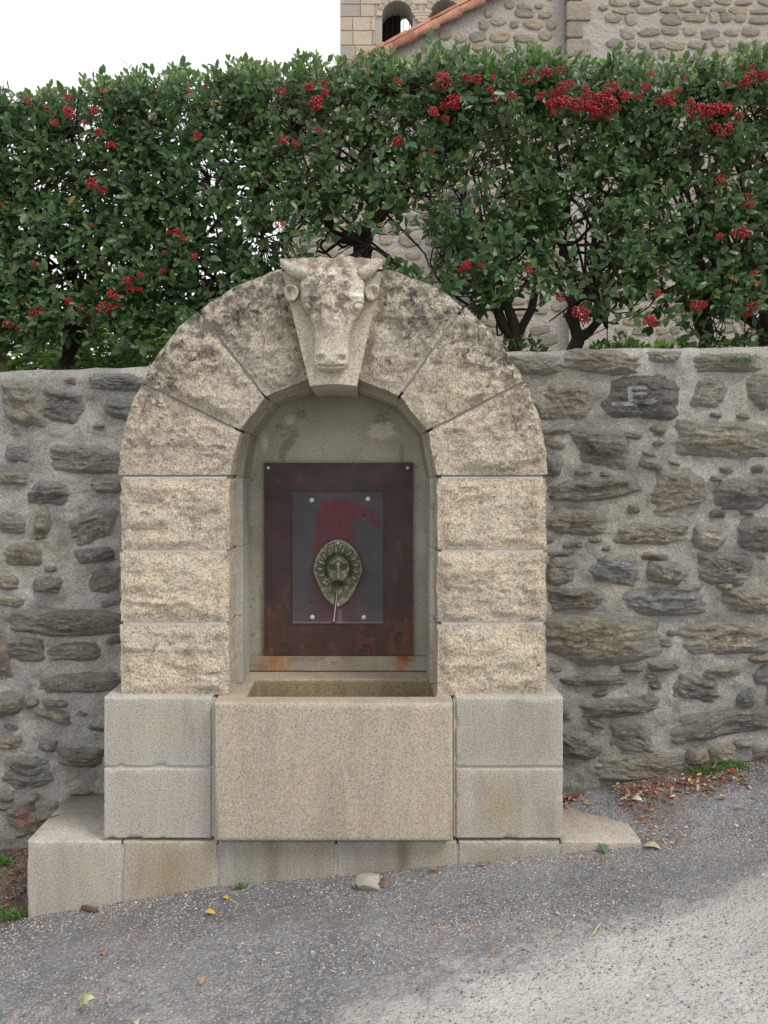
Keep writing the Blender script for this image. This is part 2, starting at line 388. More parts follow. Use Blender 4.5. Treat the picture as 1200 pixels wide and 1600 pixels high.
TONES = {'g': (1.14,1.12,1.08), 'b': (1.22,1.15,1.02), 'd': (.82,.83,.85), 'k': (.56,.57,.60), 't': (1.3,1.22,1.05), 'u': (.92,1.0,1.14), 'r': (1.12,.95,.84), 'e': (.85,.82,.76), 'l': (1.4,1.34,1.2)}
TONES_OLD = {'g': (.95,.97,1.0), 'b': (1.05,.98,.85), 'd': (.5,.52,.57), 'k': (.38,.39,.42), 't': (1.7,1.5,1.15), 'u': (.95,1.05,1.25), 'r': (1.15,.85,.78), 'e': (.8,.76,.7), 'l': (1.5,1.42,1.25)}
def wall_stone(px, py, wp, hp, ang=0, tone='g', prot=.03, sq=3.0, seed=0, name='stone', paint=None):
    Y0 = .5; sc = (Y0-CY)/F
    cx, cz = PX(px, Y0), PZ(py, Y0); hw, hh = wp*sc/2*1.02, hp*sc/2*1.03
    big = max(hw, hh)
    nr = 26 if big > .11 else (18 if big > .06 else 12); ns = 84 if big > .11 else (56 if big > .06 else 36)
    if paint: nr, ns = 60, 170
    r = np.linspace(0, 1, nr)**.75; th = np.linspace(0, 2*np.pi, ns, endpoint=False)
    R, T = np.meshgrid(r, th, indexing='ij')
    c, s = np.cos(T), np.sin(T)
    # angular outline: a box cut by a few oblique planes
    rp = np.random.default_rng(seed*13+1)
    inv = np.maximum(np.abs(c), np.abs(s))
    for _ in range(5 if not paint else 3):
        a_ = rp.uniform(0, 6.28); dd = rp.uniform(.82, 1.12)+.12*abs(math.sin(2*a_))
        inv = np.maximum(inv, (c*math.cos(a_)+s*math.sin(a_))/dd)
    rad = 1/(.75*inv+.25*(np.abs(c)**2.6+np.abs(s)**2.6)**(1/2.6))
    rad = rad*(1+.08*vnoise(c*1.6+seed*7.1, s*1.6, seed, 51)+.07*vnoise(c*4+seed*3, s*4, seed, 52)+.03*vnoise(c*10+seed, s*10, seed, 53))*1.13
    u, v = R*rad*c*hw, R*rad*s*hh
    a = math.radians(ang)
    sk = .35*vnoise(seed*1.7, .3, 0, 77)
    u = u + v*sk
    X = cx + u*math.cos(a)-v*math.sin(a); Z = cz + u*math.sin(a)+v*math.cos(a)
    pw = 2.2+2.5*rp.random()
    prof = 1-R**pw
    wu = .03*fbm(u*9, seed, v*9, 2, 60)
    strat = fbm(u*5+seed, seed*3.3, (v+wu)*26, 4, 61)
    blk = np.floor(fbm(u*4, seed*1.3, (v+wu)*13, 3, 62)*6)/6
    rid = ridged(u*9, seed, (v+wu)*26, 4, 63)
    pr = prot*(.55+.45*prof) - .034*(R**pw) + .006*fbm(X*16, 0, Z*16, 3, 67)*R + (.022*fbm(X*2.2, 0, Z*2.6, 3, 31) + .018*fbm(X*8, 0, Z*9, 4, 33)) + .004
    tilt = (.14*rp.random()-.05); tilx = rp.uniform(-.04, .04)
    rel = (.010*strat + .024*blk + .010*rid-.004 + tilt*v + tilx*u + .003*fbm(u*60, 0, v*90, 3, 6))*(prof**.7)
    Yp = .5 - pr - rel*min(1, .25+big/.10)
    smear = np.clip(sst(.35, .92, R)*1.0+.45*fbm(X*8, 0, Z*8, 3, 68)+.18, 0, 1)
    V = np.stack([X, Yp, Z], -1).reshape(-1, 3)
    Fc = gridF(ns, nr, 0, True); Fc = [[f[0], f[3], f[2], f[1]] for f in Fc]
    tn = np.array(TONES[tone])*(1+.12*vnoise(seed*5.1, 0, 0, 79))
    st = None
    if paint:
        m_ = np.zeros(R.shape)
        for (x0, x1, y0, y1) in paint:
            X0, X1, Z1, Z0 = PX(x0, Y0-.03), PX(x1, Y0-.03), PZ(y0, Y0-.03), PZ(y1, Y0-.03)
            e = .003
            m_ = np.maximum(m_, sst(X0-e, X0+e, X)*sst(X1+e, X1-e, X)*sst(Z0-e, Z0+e, Z)*sst(Z1+e, Z1-e, Z))
        # small arrowhead
        ax_, az_ = PX(1008, .47), PZ(627, .47)
        m_ = np.maximum(m_, ((X > ax_) & (X < ax_+.05) & (np.abs(Z-az_) < .012+.0*(X-ax_)) & (np.abs(Z-az_) < .004+(ax_+.05-X)*.3)).astype(float))
        st = (m_*np.clip(.75+.6*fbm(X*25, 0, Z*25, 3, 12), 0, .9)).ravel()
    elif tone == 'r' and px == 35:
        pass
    tn = np.ones((V.shape[0], 3))*tn
    if px == 35 and py == 1282:        # pink lichen patch on the lowest left stone
        q = np.clip(sst(.35, .6, np.exp(-((X-PX(37, .47))/.05)**2-((Z-PZ(1282, .47))/.06)**2)+.25*fbm(X*30, 0, Z*30, 3, 4)), 0, 1).ravel()[:, None]*.8
        tn = tn*(1-q)+np.array([1.5, .85, .95])*q
    o = mk(name, V, Fc, M['schist'], wall, True, tn, st)
    at = o.data.attributes.new('smear', 'FLOAT', 'POINT'); at.data.foreach_set('value', (smear*(.35 if paint else 1)).ravel())
    return o
RS = [(838,571,76,28,0,'g'),(942,566,110,34,-4,'r'),(1037,559,52,18,0,'g'),(1138,567,100,27,0,'t'),(889,626,80,58,5,'b'),
 (1110,616,55,42,0,'g'),(1196,612,50,50,0,'g'),(872,674,48,13,3,'b'),(938,699,88,60,-8,'d'),(984,680,40,11,-12,'t'),(1135,688,170,58,-6,'b'),
 (864,727,28,34,0,'u'),(1018,727,38,14,-12,'r'),(930,764,128,34,6,'e'),(1060,770,80,76,0,'b'),(1119,748,18,9,0,'b'),(1170,771,100,46,2,'d'),
 (991,796,22,15,0,'g'),(900,815,92,44,-5,'b'),(1015,836,106,36,-2,'t'),(1108,840,50,38,-10,'l'),(1186,835,60,50,0,'d'),(877,865,48,11,0,'g'),
 (877,892,46,42,0,'g'),(960,893,86,48,-2,'u'),(1022,870,46,12,-4,'r'),(1043,894,56,34,-6,'g'),(1134,890,86,50,0,'d'),(897,936,84,34,2,'e'),
 (1033,940,130,46,3,'u'),(1175,938,90,42,-5,'b'),(938,1000,172,78,2,'t'),(1140,997,150,50,4,'b'),(1188,1028,44,13,6,'r'),(988,1044,44,16,4,'b'),
 (1038,1040,46,18,10,'d'),(925,1064,92,14,2,'e'),(1127,1050,60,17,8,'t'),(1197,1054,36,30,0,'d'),(1088,1077,78,42,-14,'d'),(1165,1092,32,30,30,'u'),
 (972,1105,114,27,8,'e'),(1135,1128,190,44,8,'d'),(906,1165,66,44,-5,'e'),(987,1153,66,46,0,'d'),(1003,1199,140,42,2,'b'),(1088,1180,34,28,20,'r'),
 (1130,1178,48,36,0,'t'),(1163,1162,34,13,0,'b'),(1190,1176,40,22,10,'r'),(1132,916,24,12,0,'t'),(1213,1085,30,40,0,'b'),(846,640,20,30,0,'g')]
LS = [(36,630,66,70,0,'b'),(97,636,74,52,-6,'k'),(184,598,92,26,-2,'u'),(186,638,42,32,-10,'u'),(28,707,40,30,0,'u'),(134,718,108,40,-3,'e'),
 (77,771,66,38,0,'k'),(165,758,46,22,0,'b'),(18,747,42,18,0,'b'),(67,823,24,57,2,'l'),(150,820,80,50,14,'g'),(20,816,44,38,0,'g'),(36,868,58,38,4,'b'),
 (150,868,56,22,6,'d'),(73,913,48,26,0,'e'),(165,907,50,36,8,'g'),(14,910,36,24,0,'b'),(18,939,38,18,-8,'t'),(108,972,172,38,-3,'e'),
 (40,1014,62,36,-4,'e'),(120,1018,80,27,0,'b'),(124,1068,140,36,3,'g'),(2,1020,26,88,0,'r'),(12,1100,44,34,0,'b'),(85,1118,58,20,-12,'t'),
 (128,1183,64,32,0,'e'),(45,1208,80,50,-5,'d'),(12,1160,44,22,0,'b'),(52,1246,15,10,0,'t'),(35,1282,46,52,15,'r'),(74,1268,40,22,25,'b'),(8,1250,30,40,0,'g')]
sd_ = 1
for s_ in RS+LS:
    wall_stone(*s_, prot=.012+.026*((sd_*7) % 5)/5, sq=2.4+((sd_*3) % 4)*.45, seed=sd_); sd_ += 1
wall_stone(1001, 620, 112, 68, -2, 'k', .026, 3.6, 99, paint=[(984,1011,603,608),(982,989,604,632),(958,996,628,634),(988,1010,613,617)])
fil = []
rf_ = random.Random(3)
allst = [(a_[0], a_[1], a_[2]*.5, a_[3]*.5) for a_ in RS+LS]+[(1001,620,56,34)]
for tr_ in range(6000):
    if len(fil) >= 48: break
    sidel = rf_.random() < .14
    x_ = rf_.uniform(0, 186) if sidel else rf_.uniform(850, 1205)
    y_ = rf_.uniform(592, 1260 if sidel else 1190)
    w_ = rf_.uniform(18, 50); h_ = w_*rf_.uniform(.3, .7)
    if all(abs(x_-a_)/(c_+w_*.5+1) > 1 or abs(y_-b_)/(d_+h_*.5+1) > 1 for a_, b_, c_, d_ in allst+fil):
        fil.append((x_, y_, w_*.5, h_*.5))
for i, (x_, y_, a_, b_) in enumerate(fil):
    wall_stone(x_, y_, a_*2, b_*2, rf_.uniform(-15, 15), rf_.choice('gbetdugg'), rf_.uniform(.004, .016), 2.6, 400+i)
for i in range(46):        # the wall goes on beyond both edges of the photograph
    side = -1 if i % 2 else 1
    px = (-30-random.random()*330) if side < 0 else (1240+random.random()*330)
    row = (i//2) % 12
    wall_stone(px, 590+row*58+random.uniform(-12, 12), random.uniform(50, 120), random.uniform(22, 46), random.uniform(-6, 6), random.choice('gbdeut'), .025, 3, 200+i)

# ------------------------------------------------------------------ fountain
fo = empty('stone_fountain', (PX(521, .1), .2, 0), 'pale granite wall fountain with arched niche, bull head keystone and projecting trough', 'fountain')
def smooth_block(name, x0, x1, z0, z1, y0, y1, mat, tint=(1,1,1), bw=.006, seed=0, edge=.0, parent=fo):
    # subdivided front so that the tint can wander
    V, Fc = box(x0, x1, y0, y1, z0, z1)
    o = mk(name, V, Fc, mat, parent, False, tint)
    return bevel(o, bw, 2)
# granite blocks with a gently worn front: a dense front grid with its own stains (limescale runs, brown patches)
def ashlar(name, x0, x1, z0, z1, y0, y1, mat, seed, tint=(1,1,1), patch=None, slope=None):
    nx_, nz_ = 40, 30
    e = .006
    us = np.concatenate([[0, e*.4, e], np.linspace(e*1.5, (x1-x0)-e*1.5, nx_), [(x1-x0)-e, (x1-x0)-e*.4, (x1-x0)]])
    vs = np.concatenate([[0, e*.4, e], np.linspace(e*1.5, (z1-z0)-e*1.5, nz_), [(z1-z0)-e, (z1-z0)-e*.4, (z1-z0)]])
    U, W = np.meshgrid(us, vs)
    du = np.minimum(U, (x1-x0)-U); dw = np.minimum(W, (z1-z0)-W)
    rr = np.maximum(0, e-du)**2+np.maximum(0, e-dw)**2
    dep = e-np.sqrt(np.maximum(0, e*e-np.minimum(rr, e*e)))
    ch = .0025*np.clip(vnoise(U*30, seed, W*30, 3)-.45, 0, 1)*sst(.02, 0, np.minimum(du, dw))
    Y = y0+dep+ch*6+.0012*fbm(U*9, seed, W*9, 3, 4)
    X = x0+U; Z = z0+W
    V = np.stack([X, Y, Z], -1).reshape(-1, 3)
    n_x, n_z = len(us), len(vs); Fc = gridF(n_x, n_z)
    # rim loop to the back
    loop = [i for i in range(n_x)] + [j*n_x+n_x-1 for j in range(1, n_z)] + [(n_z-1)*n_x+i for i in range(n_x-2, -1, -1)] + [j*n_x for j in range(n_z-2, 0, -1)]
    b0 = len(V); B = V[loop].copy(); B[:, 1] = y1; V = np.concatenate([V, B]); L = len(loop)
    Fc += [[loop[i], b0+i, b0+(i+1) % L, loop[(i+1) % L]] for i in range(L)]
    Fc.append([b0+i for i in range(L)][::-1])
    tn = np.ones((n_z, n_x, 3))*np.array(tint)
    edge_pale = sst(.035, .0, np.minimum(du, dw)+.012*vnoise(U*12, seed, W*12, 9))
    tn = tn*(1+.0*edge_pale[..., None]) + edge_pale[..., None]*np.array([.10,.115,.14])
    if patch:
        for (pu, pw, ru, rw, colr, amt) in patch:
            q = np.exp(-(((U/(x1-x0)-pu)/ru)**2+((W/(z1-z0)-pw)/rw)**2)*1.5)*(1+.5*vnoise(U*10, seed, W*10, 5))*amt
            q = np.clip(q, 0, 1)[..., None]; tn = tn*(1-q)+np.array(colr)*q
    tn = np.concatenate([tn.reshape(-1, 3), np.ones((L, 3))*np.array(tint)])
    o = mk(name, V, Fc, mat, fo, True, tn)
    return o
# rock-faced block: quad outline (inner/outer corners) in X,Z
def rock_block(name, quad, y0, y1, seed, relief=.021, outer_arc=None, stain_f=None, n=(64, 46), tint=(1,1,1), parent=fo, mat='granite_rough', rot=0):
    (ax, az), (bx, bz), (cx, cz), (dx, dz) = quad   # TL TR BR BL
    nu, nv = n
    u = np.linspace(0, 1, nu); v = np.linspace(0, 1, nv)
    U, W = np.meshgrid(u, v)                # W 0 bottom -> 1 top
    X = (1-W)*((1-U)*dx+U*cx)+W*((1-U)*ax+U*bx); Z = (1-W)*((1-U)*dz+U*cz)+W*((1-U)*az+U*bz)
    if outer_arc:                           # pull the outer edge onto a circle
        (ccx, ccz), R, side = outer_arc
        amt = {'L': (1-U), 'R': U, 'T': W}[side]
        rr = np.hypot(X-ccx, Z-ccz)
        # on the outer edge make the radius interpolate smoothly
        th = np.arctan2(Z-ccz, X-ccx)
        k = amt**1.0
        edgeR = R+.004*vnoise(th*14, seed, 0, 9)
        if side == 'L': x_e, z_e = (1-W)*dx+W*ax, (1-W)*dz+W*az
        elif side == 'R': x_e, z_e = (1-W)*cx+W*bx, (1-W)*cz+W*bz
        else: x_e, z_e = (1-U)*ax+U*bx, (1-U)*az+U*bz
        re = np.hypot(x_e-ccx, z_e-ccz); f = edgeR/re
        X = X + k*((ccx+(x_e-ccx)*f)-x_e); Z = Z + k*((ccz+(z_e-ccz)*f)-z_e)
    def seg(px_, pz_, qx, qz):
        vx, vz = qx-px_, qz-pz_; L = math.hypot(vx, vz)
        return np.abs((X-px_)*vz-(Z-pz_)*vx)/L
    lw = math.hypot(bx-ax, bz-az), math.hypot(cx-dx, cz-dz), math.hypot(ax-dx, az-dz), math.hypot(bx-cx, bz-cz)
    dl = U*((1-W)*lw[1]+W*lw[0]); dr = (1-U)*((1-W)*lw[1]+W*lw[0]); db = W*((1-U)*lw[2]+U*lw[3]); dt = (1-W)*((1-U)*lw[2]+U*lw[3])
    de = np.minimum(np.minimum(dl, dr), np.minimum(db, dt))
    # wobble the outline slightly
    wob = .002*sst(.03, 0, de)
    X = X + wob*vnoise(X*28, seed, Z*28, 21)*2; Z = Z + wob*.5*vnoise(X*28+9, seed, Z*28, 22)*2
    e = sst(0, .042, de+.008*vnoise(X*20, seed, Z*20, 23))
    h = .5 + .95*fbm(X*6, seed, Z*8, 3, 24+seed) + .55*ridged(X*11, seed, Z*16, 3, 40+seed) + .16*fbm(X*45, seed, Z*50, 3, 60)
    cells = np.floor(fbm(X*7, seed, Z*9, 2, 90+seed)*6)/6
    h = h*.85 + .75*cells
    pits = sst(.55, .75, vnoise(X*26, seed*1.7, Z*30, 70))*.45
    Y = np.minimum(y0 - relief*(h-pits)*e + .001*(1-e), y0+.001)
    if stain_f is not None: st = stain_f(X, Z)
    else: st = np.zeros(X.shape)
    V = np.stack([X, Y, Z], -1).reshape(-1, 3); Fc = gridF(nu, nv)
    loop = [i for i in range(nu)] + [j*nu+nu-1 for j in range(1, nv)] + [(nv-1)*nu+i for i in range(nu-2, -1, -1)] + [j*nu for j in range(nv-2, 0, -1)]
    b0 = len(V); B = V[loop].copy(); B[:, 1] = y1; V = np.concatenate([V, B]); L = len(loop)
    Fc += [[loop[i], b0+i, b0+(i+1) % L, loop[(i+1) % L]] for i in range(L)]; Fc.append([b0+i for i in range(L)][::-1])
    stf = np.concatenate([np.clip(st, 0, 1).ravel(), np.zeros(L)])
    o = mk(name, V, Fc, M[mat], parent, False, tint, stf)
    o.data.shade_smooth()
    try: o.data.set_sharp_from_angle(angle=math.radians(55))
    except Exception: pass
    return o
YF = .055
def Q(*pts): return [(PX(a, YF), PZ(b, YF)) for a, b in pts]
C0 = (PX(521, YF), PZ(745, YF)); R0 = 334*(YF-CY)/F
def arch_stain(X, Z):
    r = np.hypot(X-C0[0], np.maximum(Z-C0[1], 0)); up = sst(-.1, .6, Z-C0[1])
    return np.clip(.08+.72*sst(.50, .80, r+.06*fbm(X*5, 0, Z*5, 3, 14))*(.35+.65*up)+.25*up, 0, 1)
def pier_stain(X, Z): return np.clip(.08+.35*sst(.2, -.05, np.abs(np.abs(X-C0[0])-.86))*sst(C0[1]-.9, C0[1]+.1, Z)+.15*fbm(X*6, 0, Z*6, 3, 4), 0, 1)
joints = [(748,858),(863,971),(976.5,1086)]
k = 1
for (ya, yb) in joints:
    rock_block('pier_block', Q((187+k % 2,ya),(358,ya),(358,yb),(188+k % 2,yb)), YF, .5, k, stain_f=pier_stain, tint=(1.05,1.02,.97)); k += 1
    rock_block('pier_block', Q((683.5,ya),(853-k % 2,ya),(853,yb),(683.5,yb)), YF, .5, k, stain_f=pier_stain, tint=(1.06,1.03,.97)); k += 1
arcL = ((C0), R0, 'L'); arcR = ((C0), R0, 'R'); arcT = ((C0), R0, 'T')
rock_block('voussoir', Q((224,601),(374,675),(359,742),(188,742)), YF, .5, 11, .024, arcL, arch_stain, (64,56), (1.02,.98,.95))
rock_block('voussoir', Q((309,488),(413,621.5),(375.8,671.5),(226,598.5)), YF, .5, 12, .024, arcL, arch_stain, (64,52), (.98,.97,.94))
rock_block('voussoir', Q((312.5,485),(440,418),(483.5,591),(415.5,619)), YF, .5, 13, .026, arcT, arch_stain, (52,72), (.95,.95,.93))
rock_block('voussoir', Q((600,419),(719,483),(623,618),(557,591)), YF, .5, 14, .026, arcT, arch_stain, (52,72), (.97,.97,.95))
rock_block('voussoir', Q((626,620),(722,486),(815.5,595.5),(667.8,671.5)), YF, .5, 15, .024, ((C0), R0, 'R'), arch_stain, (64,52), (1,.99,.95))
rock_block('voussoir', Q((670,675),(817,600),(853,742),(682,742)), YF, .5, 16, .024, arcR, arch_stain, (64,56), (1.03,1,.95))

# mortar core behind the face stones (ring sectors), a few mm back
def prism(poly, y0, y1):
    n = len(poly); V = [(x, y0, z) for x, z in poly]+[(x, y1, z) for x, z in poly]
    return V, [list(range(n))]+[[n+i for i in range(n)][::-1]]+[[i, n+i, n+(i+1) % n, (i+1) % n] for i in range(n)]
mb = MB()
inner = [(354,1086),(354,745),(367,668),(410,611),(480,583),(561,583),(633,614),(676,667),(690,745),(690,1086)]
outer = [(192,1086),(192,745),(227,602),(315,491),(441,424),(599,424),(717,491),(811,602),(849,745),(849,1086)]
for i in range(9):
    sub = [inner[i], inner[i+1], outer[i+1], outer[i]]
    if 4 == i: continue
    mb.add(*prism(Q(*sub), YF+(.0035 if i in (0, 8) else .009), .495), (1,1,1), 0 if i in (0, 8) else 1)
mb.add(*box(-1.025, -.602, .008, .49, .18, .712)); mb.add(*box(.335, .755, .008, .49, .18, .712))
mb.add(*box(-1.32, 1.055, .008, .52, -.38, .148))
mb.build('joint_mortar', [M['joint'], M['joint_dark']], fo)

# pedestals, base course and steps
TAN = (1.12,1.0,.82); 
ashlar('pedestal_block', -1.0325, -.612, .4555, .725, 0, .51, M['granite_grey'], 1, (1,.985,.97), [(.55,.6,.5,.4,(1.0,.93,.82),.5)])
ashlar('pedestal_block', -1.0325, -.612, .174, .4475, 0, .51, M['granite_grey'], 2, (1.03,1.0,.98), [(.4,.4,.3,.3,(1.05,.95,.88),.4)])
ashlar('pedestal_block', .343, .7625, .4555, .725, 0, .51, M['granite_grey'], 3, (.96,.935,.92), [(.55,.5,.5,.4,(.92,.83,.78),.5),(.02,.5,.03,.6,(1.3,1.3,1.32),.6)])
ashlar('pedestal_block', .343, .7625, .174, .4475, 0, .51, M['granite_grey'], 4, (1.0,.97,.94), [(.42,.5,.22,.45,(.9,.78,.58),.8),(.12,.5,.1,.6,(1.18,1.15,1.12),.5)])
bx_ = [(-1.3325,-.966,(1.05,1.0,.96),[(.5,.5,.5,.5,(.98,.9,.84),.3)]),(-.958,-.59,(.98,.92,.82),[(.45,.75,.3,.35,(.75,.62,.44),.8),(.5,.2,.5,.12,(1.25,1.2,1.15),.6)]),
       (-.583,-.129,(.82,.79,.73),[(.45,.9,.08,.3,(.4,.33,.27),.7),(.08,.6,.06,.6,(1.15,1.15,1.15),.6)]),(-.121,.346,(.85,.82,.77),[(.55,.9,.08,.3,(.45,.37,.25),.7),(.85,.8,.2,.3,(1.05,1.0,.85),.4)]),
       (.354,.748,(.92,.88,.82),[(.4,.8,.3,.2,(.7,.6,.45),.4)]),(.756,1.0675,(1.0,.93,.86),[])]
for i, (a, b, tn, pt) in enumerate(bx_):
    ashlar('base_block', a, b, -.40, .163, .0, .53, M['granite_grey'], 10+i, tn, pt)

# trough: a hollowed block, outer arrises rounded
bm = bmesh.new()
x0, x1, y0, y1, z0, z1 = -.592, .327, -.065, .49, .186, .720
ix0, ix1, iy0, iy1, iz = -.478, .262, .045, .315, .45
vo = [bm.verts.new(p) for p in [(x0,y0,z0),(x1,y0,z0),(x1,y1,z0),(x0,y1,z0),(x0,y0,z1),(x1,y0,z1),(x1,y1,z1),(x0,y1,z1)]]
vi = [bm.verts.new(p) for p in [(ix0,iy0,z1),(ix1,iy0,z1),(ix1,iy1,z1),(ix0,iy1,z1),(ix0+.02,iy0+.02,iz),(ix1-.02,iy0+.02,iz),(ix1-.02,iy1-.015,iz),(ix0+.02,iy1-.015,iz)]]
for f in [(3,2,1,0),(0,1,5,4),(1,2,6,5),(2,3,7,6),(3,0,4,7)]: bm.faces.new([vo[i] for i in f])
for i in range(4):
    j = (i+1) % 4
    bm.faces.new([vo[4+i], vo[4+j], vi[j], vi[i]]); bm.faces.new([vi[i], vi[j], vi[4+j], vi[4+i]])
bm.faces.new([vi[4], vi[5], vi[6], vi[7]])
bm.normal_update()
fe = [e for e in bm.edges if all(v in vo for v in e.verts) and (all(v.co.y < 0 for v in e.verts))]
bmesh.ops.bevel(bm, geom=fe, offset=.024, segments=5, profile=.55, affect='EDGES')
ie = [e for e in bm.edges if e.is_valid and all(v.co.x > ix0-.001 and v.co.x < ix1+.001 and v.co.y > iy0-.001 and v.co.y < iy1+.001 for v in e.verts)]
bmesh.ops.bevel(bm, geom=ie, offset=.014, segments=3, profile=.5, affect='EDGES')
me = bpy.data.meshes.new('trough'); bm.to_mesh(me); bm.free()
V = np.array([v.co[:] for v in me.vertices]); Fl = [list(p.vertices) for p in me.polygons]; bpy.data.meshes.remove(me)
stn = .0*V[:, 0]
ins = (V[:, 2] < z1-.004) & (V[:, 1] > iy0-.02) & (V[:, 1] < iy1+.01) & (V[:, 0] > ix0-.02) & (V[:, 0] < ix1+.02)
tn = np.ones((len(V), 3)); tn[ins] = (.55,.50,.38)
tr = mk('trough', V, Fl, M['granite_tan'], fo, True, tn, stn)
tr.data.set_sharp_from_angle(angle=math.radians(40))

# niche: back wall, lining stones, sill
nb = P(521, 800, .49)
us = np.linspace(PX(350, .49), PX(700, .49), 110); vs = np.linspace(PZ(1075, .49), PZ(560, .49), 160)
U, W = np.meshgrid(us, vs)
st = np.zeros(U.shape)
for (pxa, pya, rx, ry, am) in [(425,1034,16,16,.75),(443,1036,12,10,.4),(628,1036,14,12,.85),(414,1010,4,22,.5),(412,975,3,14,.6)]:
    st = np.maximum(st, am*np.exp(-((U-PX(pxa, .49))/(rx*.00287))**2-((W-PZ(pya, .49))/(ry*.00287))**2))
st = np.clip(st*(1+.8*vnoise(U*60, 0, W*40, 5)), 0, 1)
tn = np.ones(U.shape+(3,))*np.array([.95,.95,.9])
ylow = np.exp(-((W-PZ(700, .49))/.09)**2)*.12
tn += ylow[..., None]*np.array([1,.9,.7])
rec = np.zeros(U.shape)
for (pxa, pya, rx, ry, hh) in [(598,672,26,15,.010),(605,685,20,9,-.010),(453,655,9,8,.006),(412,690,7,18,.004)]:
    q = np.exp(-((U-PX(pxa, .49))/(rx*.00287))**2-((W-PZ(pya, .49))/(ry*.00287))**2)*(1+.7*fbm(U*40, 0, W*40, 3, 6)); rec += hh*sst(.25, .6, q)
    if hh > 0: tn += (sst(.4, .55, q)*.45)[..., None]
Yb = .485-.0025*fbm(U*7, 0, W*7, 3, 4)-rec
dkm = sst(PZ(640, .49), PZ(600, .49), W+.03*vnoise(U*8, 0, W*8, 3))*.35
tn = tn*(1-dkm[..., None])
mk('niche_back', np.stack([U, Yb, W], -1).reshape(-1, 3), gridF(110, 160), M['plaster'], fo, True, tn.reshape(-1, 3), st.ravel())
def Q2(*pts): return [(PX(a, YF), PZ(b, YF)) for a, b in pts]
cc = (521, 790)
def shrink(p, d):
    v = Vector((p[0]-cc[0], (p[1]-cc[1]) if p[1] < 790 else 0)); v.normalize()
    return (p[0]-v.x*d, p[1]-v.y*d if p[1] < 790 else p[1])
chain = [(361,1086),(361,975),(361,861),(361,745),(375,671),(416,617),(484,591),(557,591),(627,621),(669,671),(684,745),(684,861),(684,975),(684,1086)]
for i in range(len(chain)-1):
    a, b = chain[i], chain[i+1]
    a2, b2 = shrink(a, 7), shrink(b, 7)
    a, b = shrink(a, -6), shrink(b, -6)
    g = .6
    poly = Q2(a, b, b2, a2)
    V, Fc = prism(poly, .245, .49)
    o = mk('lining_stone', V, Fc, M['plaster'], fo, False, (1.15,1.18,1.25) if i in (0,1,2,10,11,12) else (.95,.95,.92)); bevel(o, .004, 2)
# metal plates on the niche back
def plate_grid(name, pxs, y, yb, mat, tintf, stf, parent, n=(120,150)):
    xa, za = PX(pxs[0], y), PZ(pxs[3], y); xb, zb = PX(pxs[1], y), PZ(pxs[2], y)
    us = np.linspace(xa, xb, n[0]); vs = np.linspace(za, zb, n[1]); U, W = np.meshgrid(us, vs)
    A = VX+(U)*F/(y-CY); B = VY-(W-CZ)*F/(y-CY)
    V = np.stack([U, np.full(U.shape, y)+.0012*vnoise(U*5, 0, W*5, 3), W], -1).reshape(-1, 3)
    nu, nv = n; Fc = gridF(nu, nv)
    loop = [i for i in range(nu)] + [j*nu+nu-1 for j in range(1, nv)] + [(nv-1)*nu+i for i in range(nu-2, -1, -1)] + [j*nu for j in range(nv-2, 0, -1)]
    b0 = len(V); Bk = V[loop].copy(); Bk[:, 1] = yb; V = np.concatenate([V, Bk]); L = len(loop)
    Fc += [[loop[i], b0+i, b0+(i+1) % L, loop[(i+1) % L]] for i in range(L)]
    tn = tintf(A, B).reshape(-1, 3); tn = np.concatenate([tn, np.ones((L, 3))*.6]); st = np.concatenate([stf(A, B).ravel(), np.zeros(L)])
    o = mk(name, V, Fc, mat, parent, True, tn, st); o.data.set_sharp_from_angle(angle=math.radians(40)); return o
def t1(A, B):
    t = np.ones(A.shape+(3,)); g = sst(.25, .6, fbm(A*.05, 0, B*.05, 4, 3))*.25; t += g[..., None]*np.array([.6,.4,.35])
    scr = sst(.55, .75, fbm(A*.18, 3, B*.06, 3, 8))*(sst(1000, 1024, B)+.35*sst(620, 640, A)); t += scr[..., None]*np.array([2.0,2.2,2.2]); return t
def s1(A, B): return np.clip(sst(930, 1015, B+25*fbm(A*.04, 0, B*.03, 3, 6))*1.0*(.3+.9*sst(0, .5, fbm(A*.05, 5, B*.02, 3, 9)+.3))+.5*sst(.35, .6, fbm(A*.06, 2, B*.04, 4, 19)), 0, 1)
pl1 = plate_grid('rusty_plate', (413,645,723,1024), .466, .487, M['rust'], t1, s1, fo)
def ts(A, B):
    t = np.ones(A.shape+(3,))*np.array([.95,.93,.88]); t *= (1-.25*sst(.1, .5, fbm(A*.03, 0, B*.1, 3, 4)))[..., None]; return t
def ss(A, B):
    st = np.zeros(A.shape)
    for (q, wd_, am) in ((430,26,.8),(447,10,.6),(500,16,.25),(540,20,.3),(585,12,.25),(628,14,.95),(412,6,.5)):
        st = np.maximum(st, am*np.exp(-((A-q)/wd_)**2))
    return np.clip(st*(.75+.8*fbm(A*.15, 0, B*.06, 4, 5))*(1-.3*sst(1030, 1048, B)), 0, 1)
plate_grid('sill', (385,674,1025.5,1048), .458, .484, M['plaster'], ts, ss, fo, (140,16))
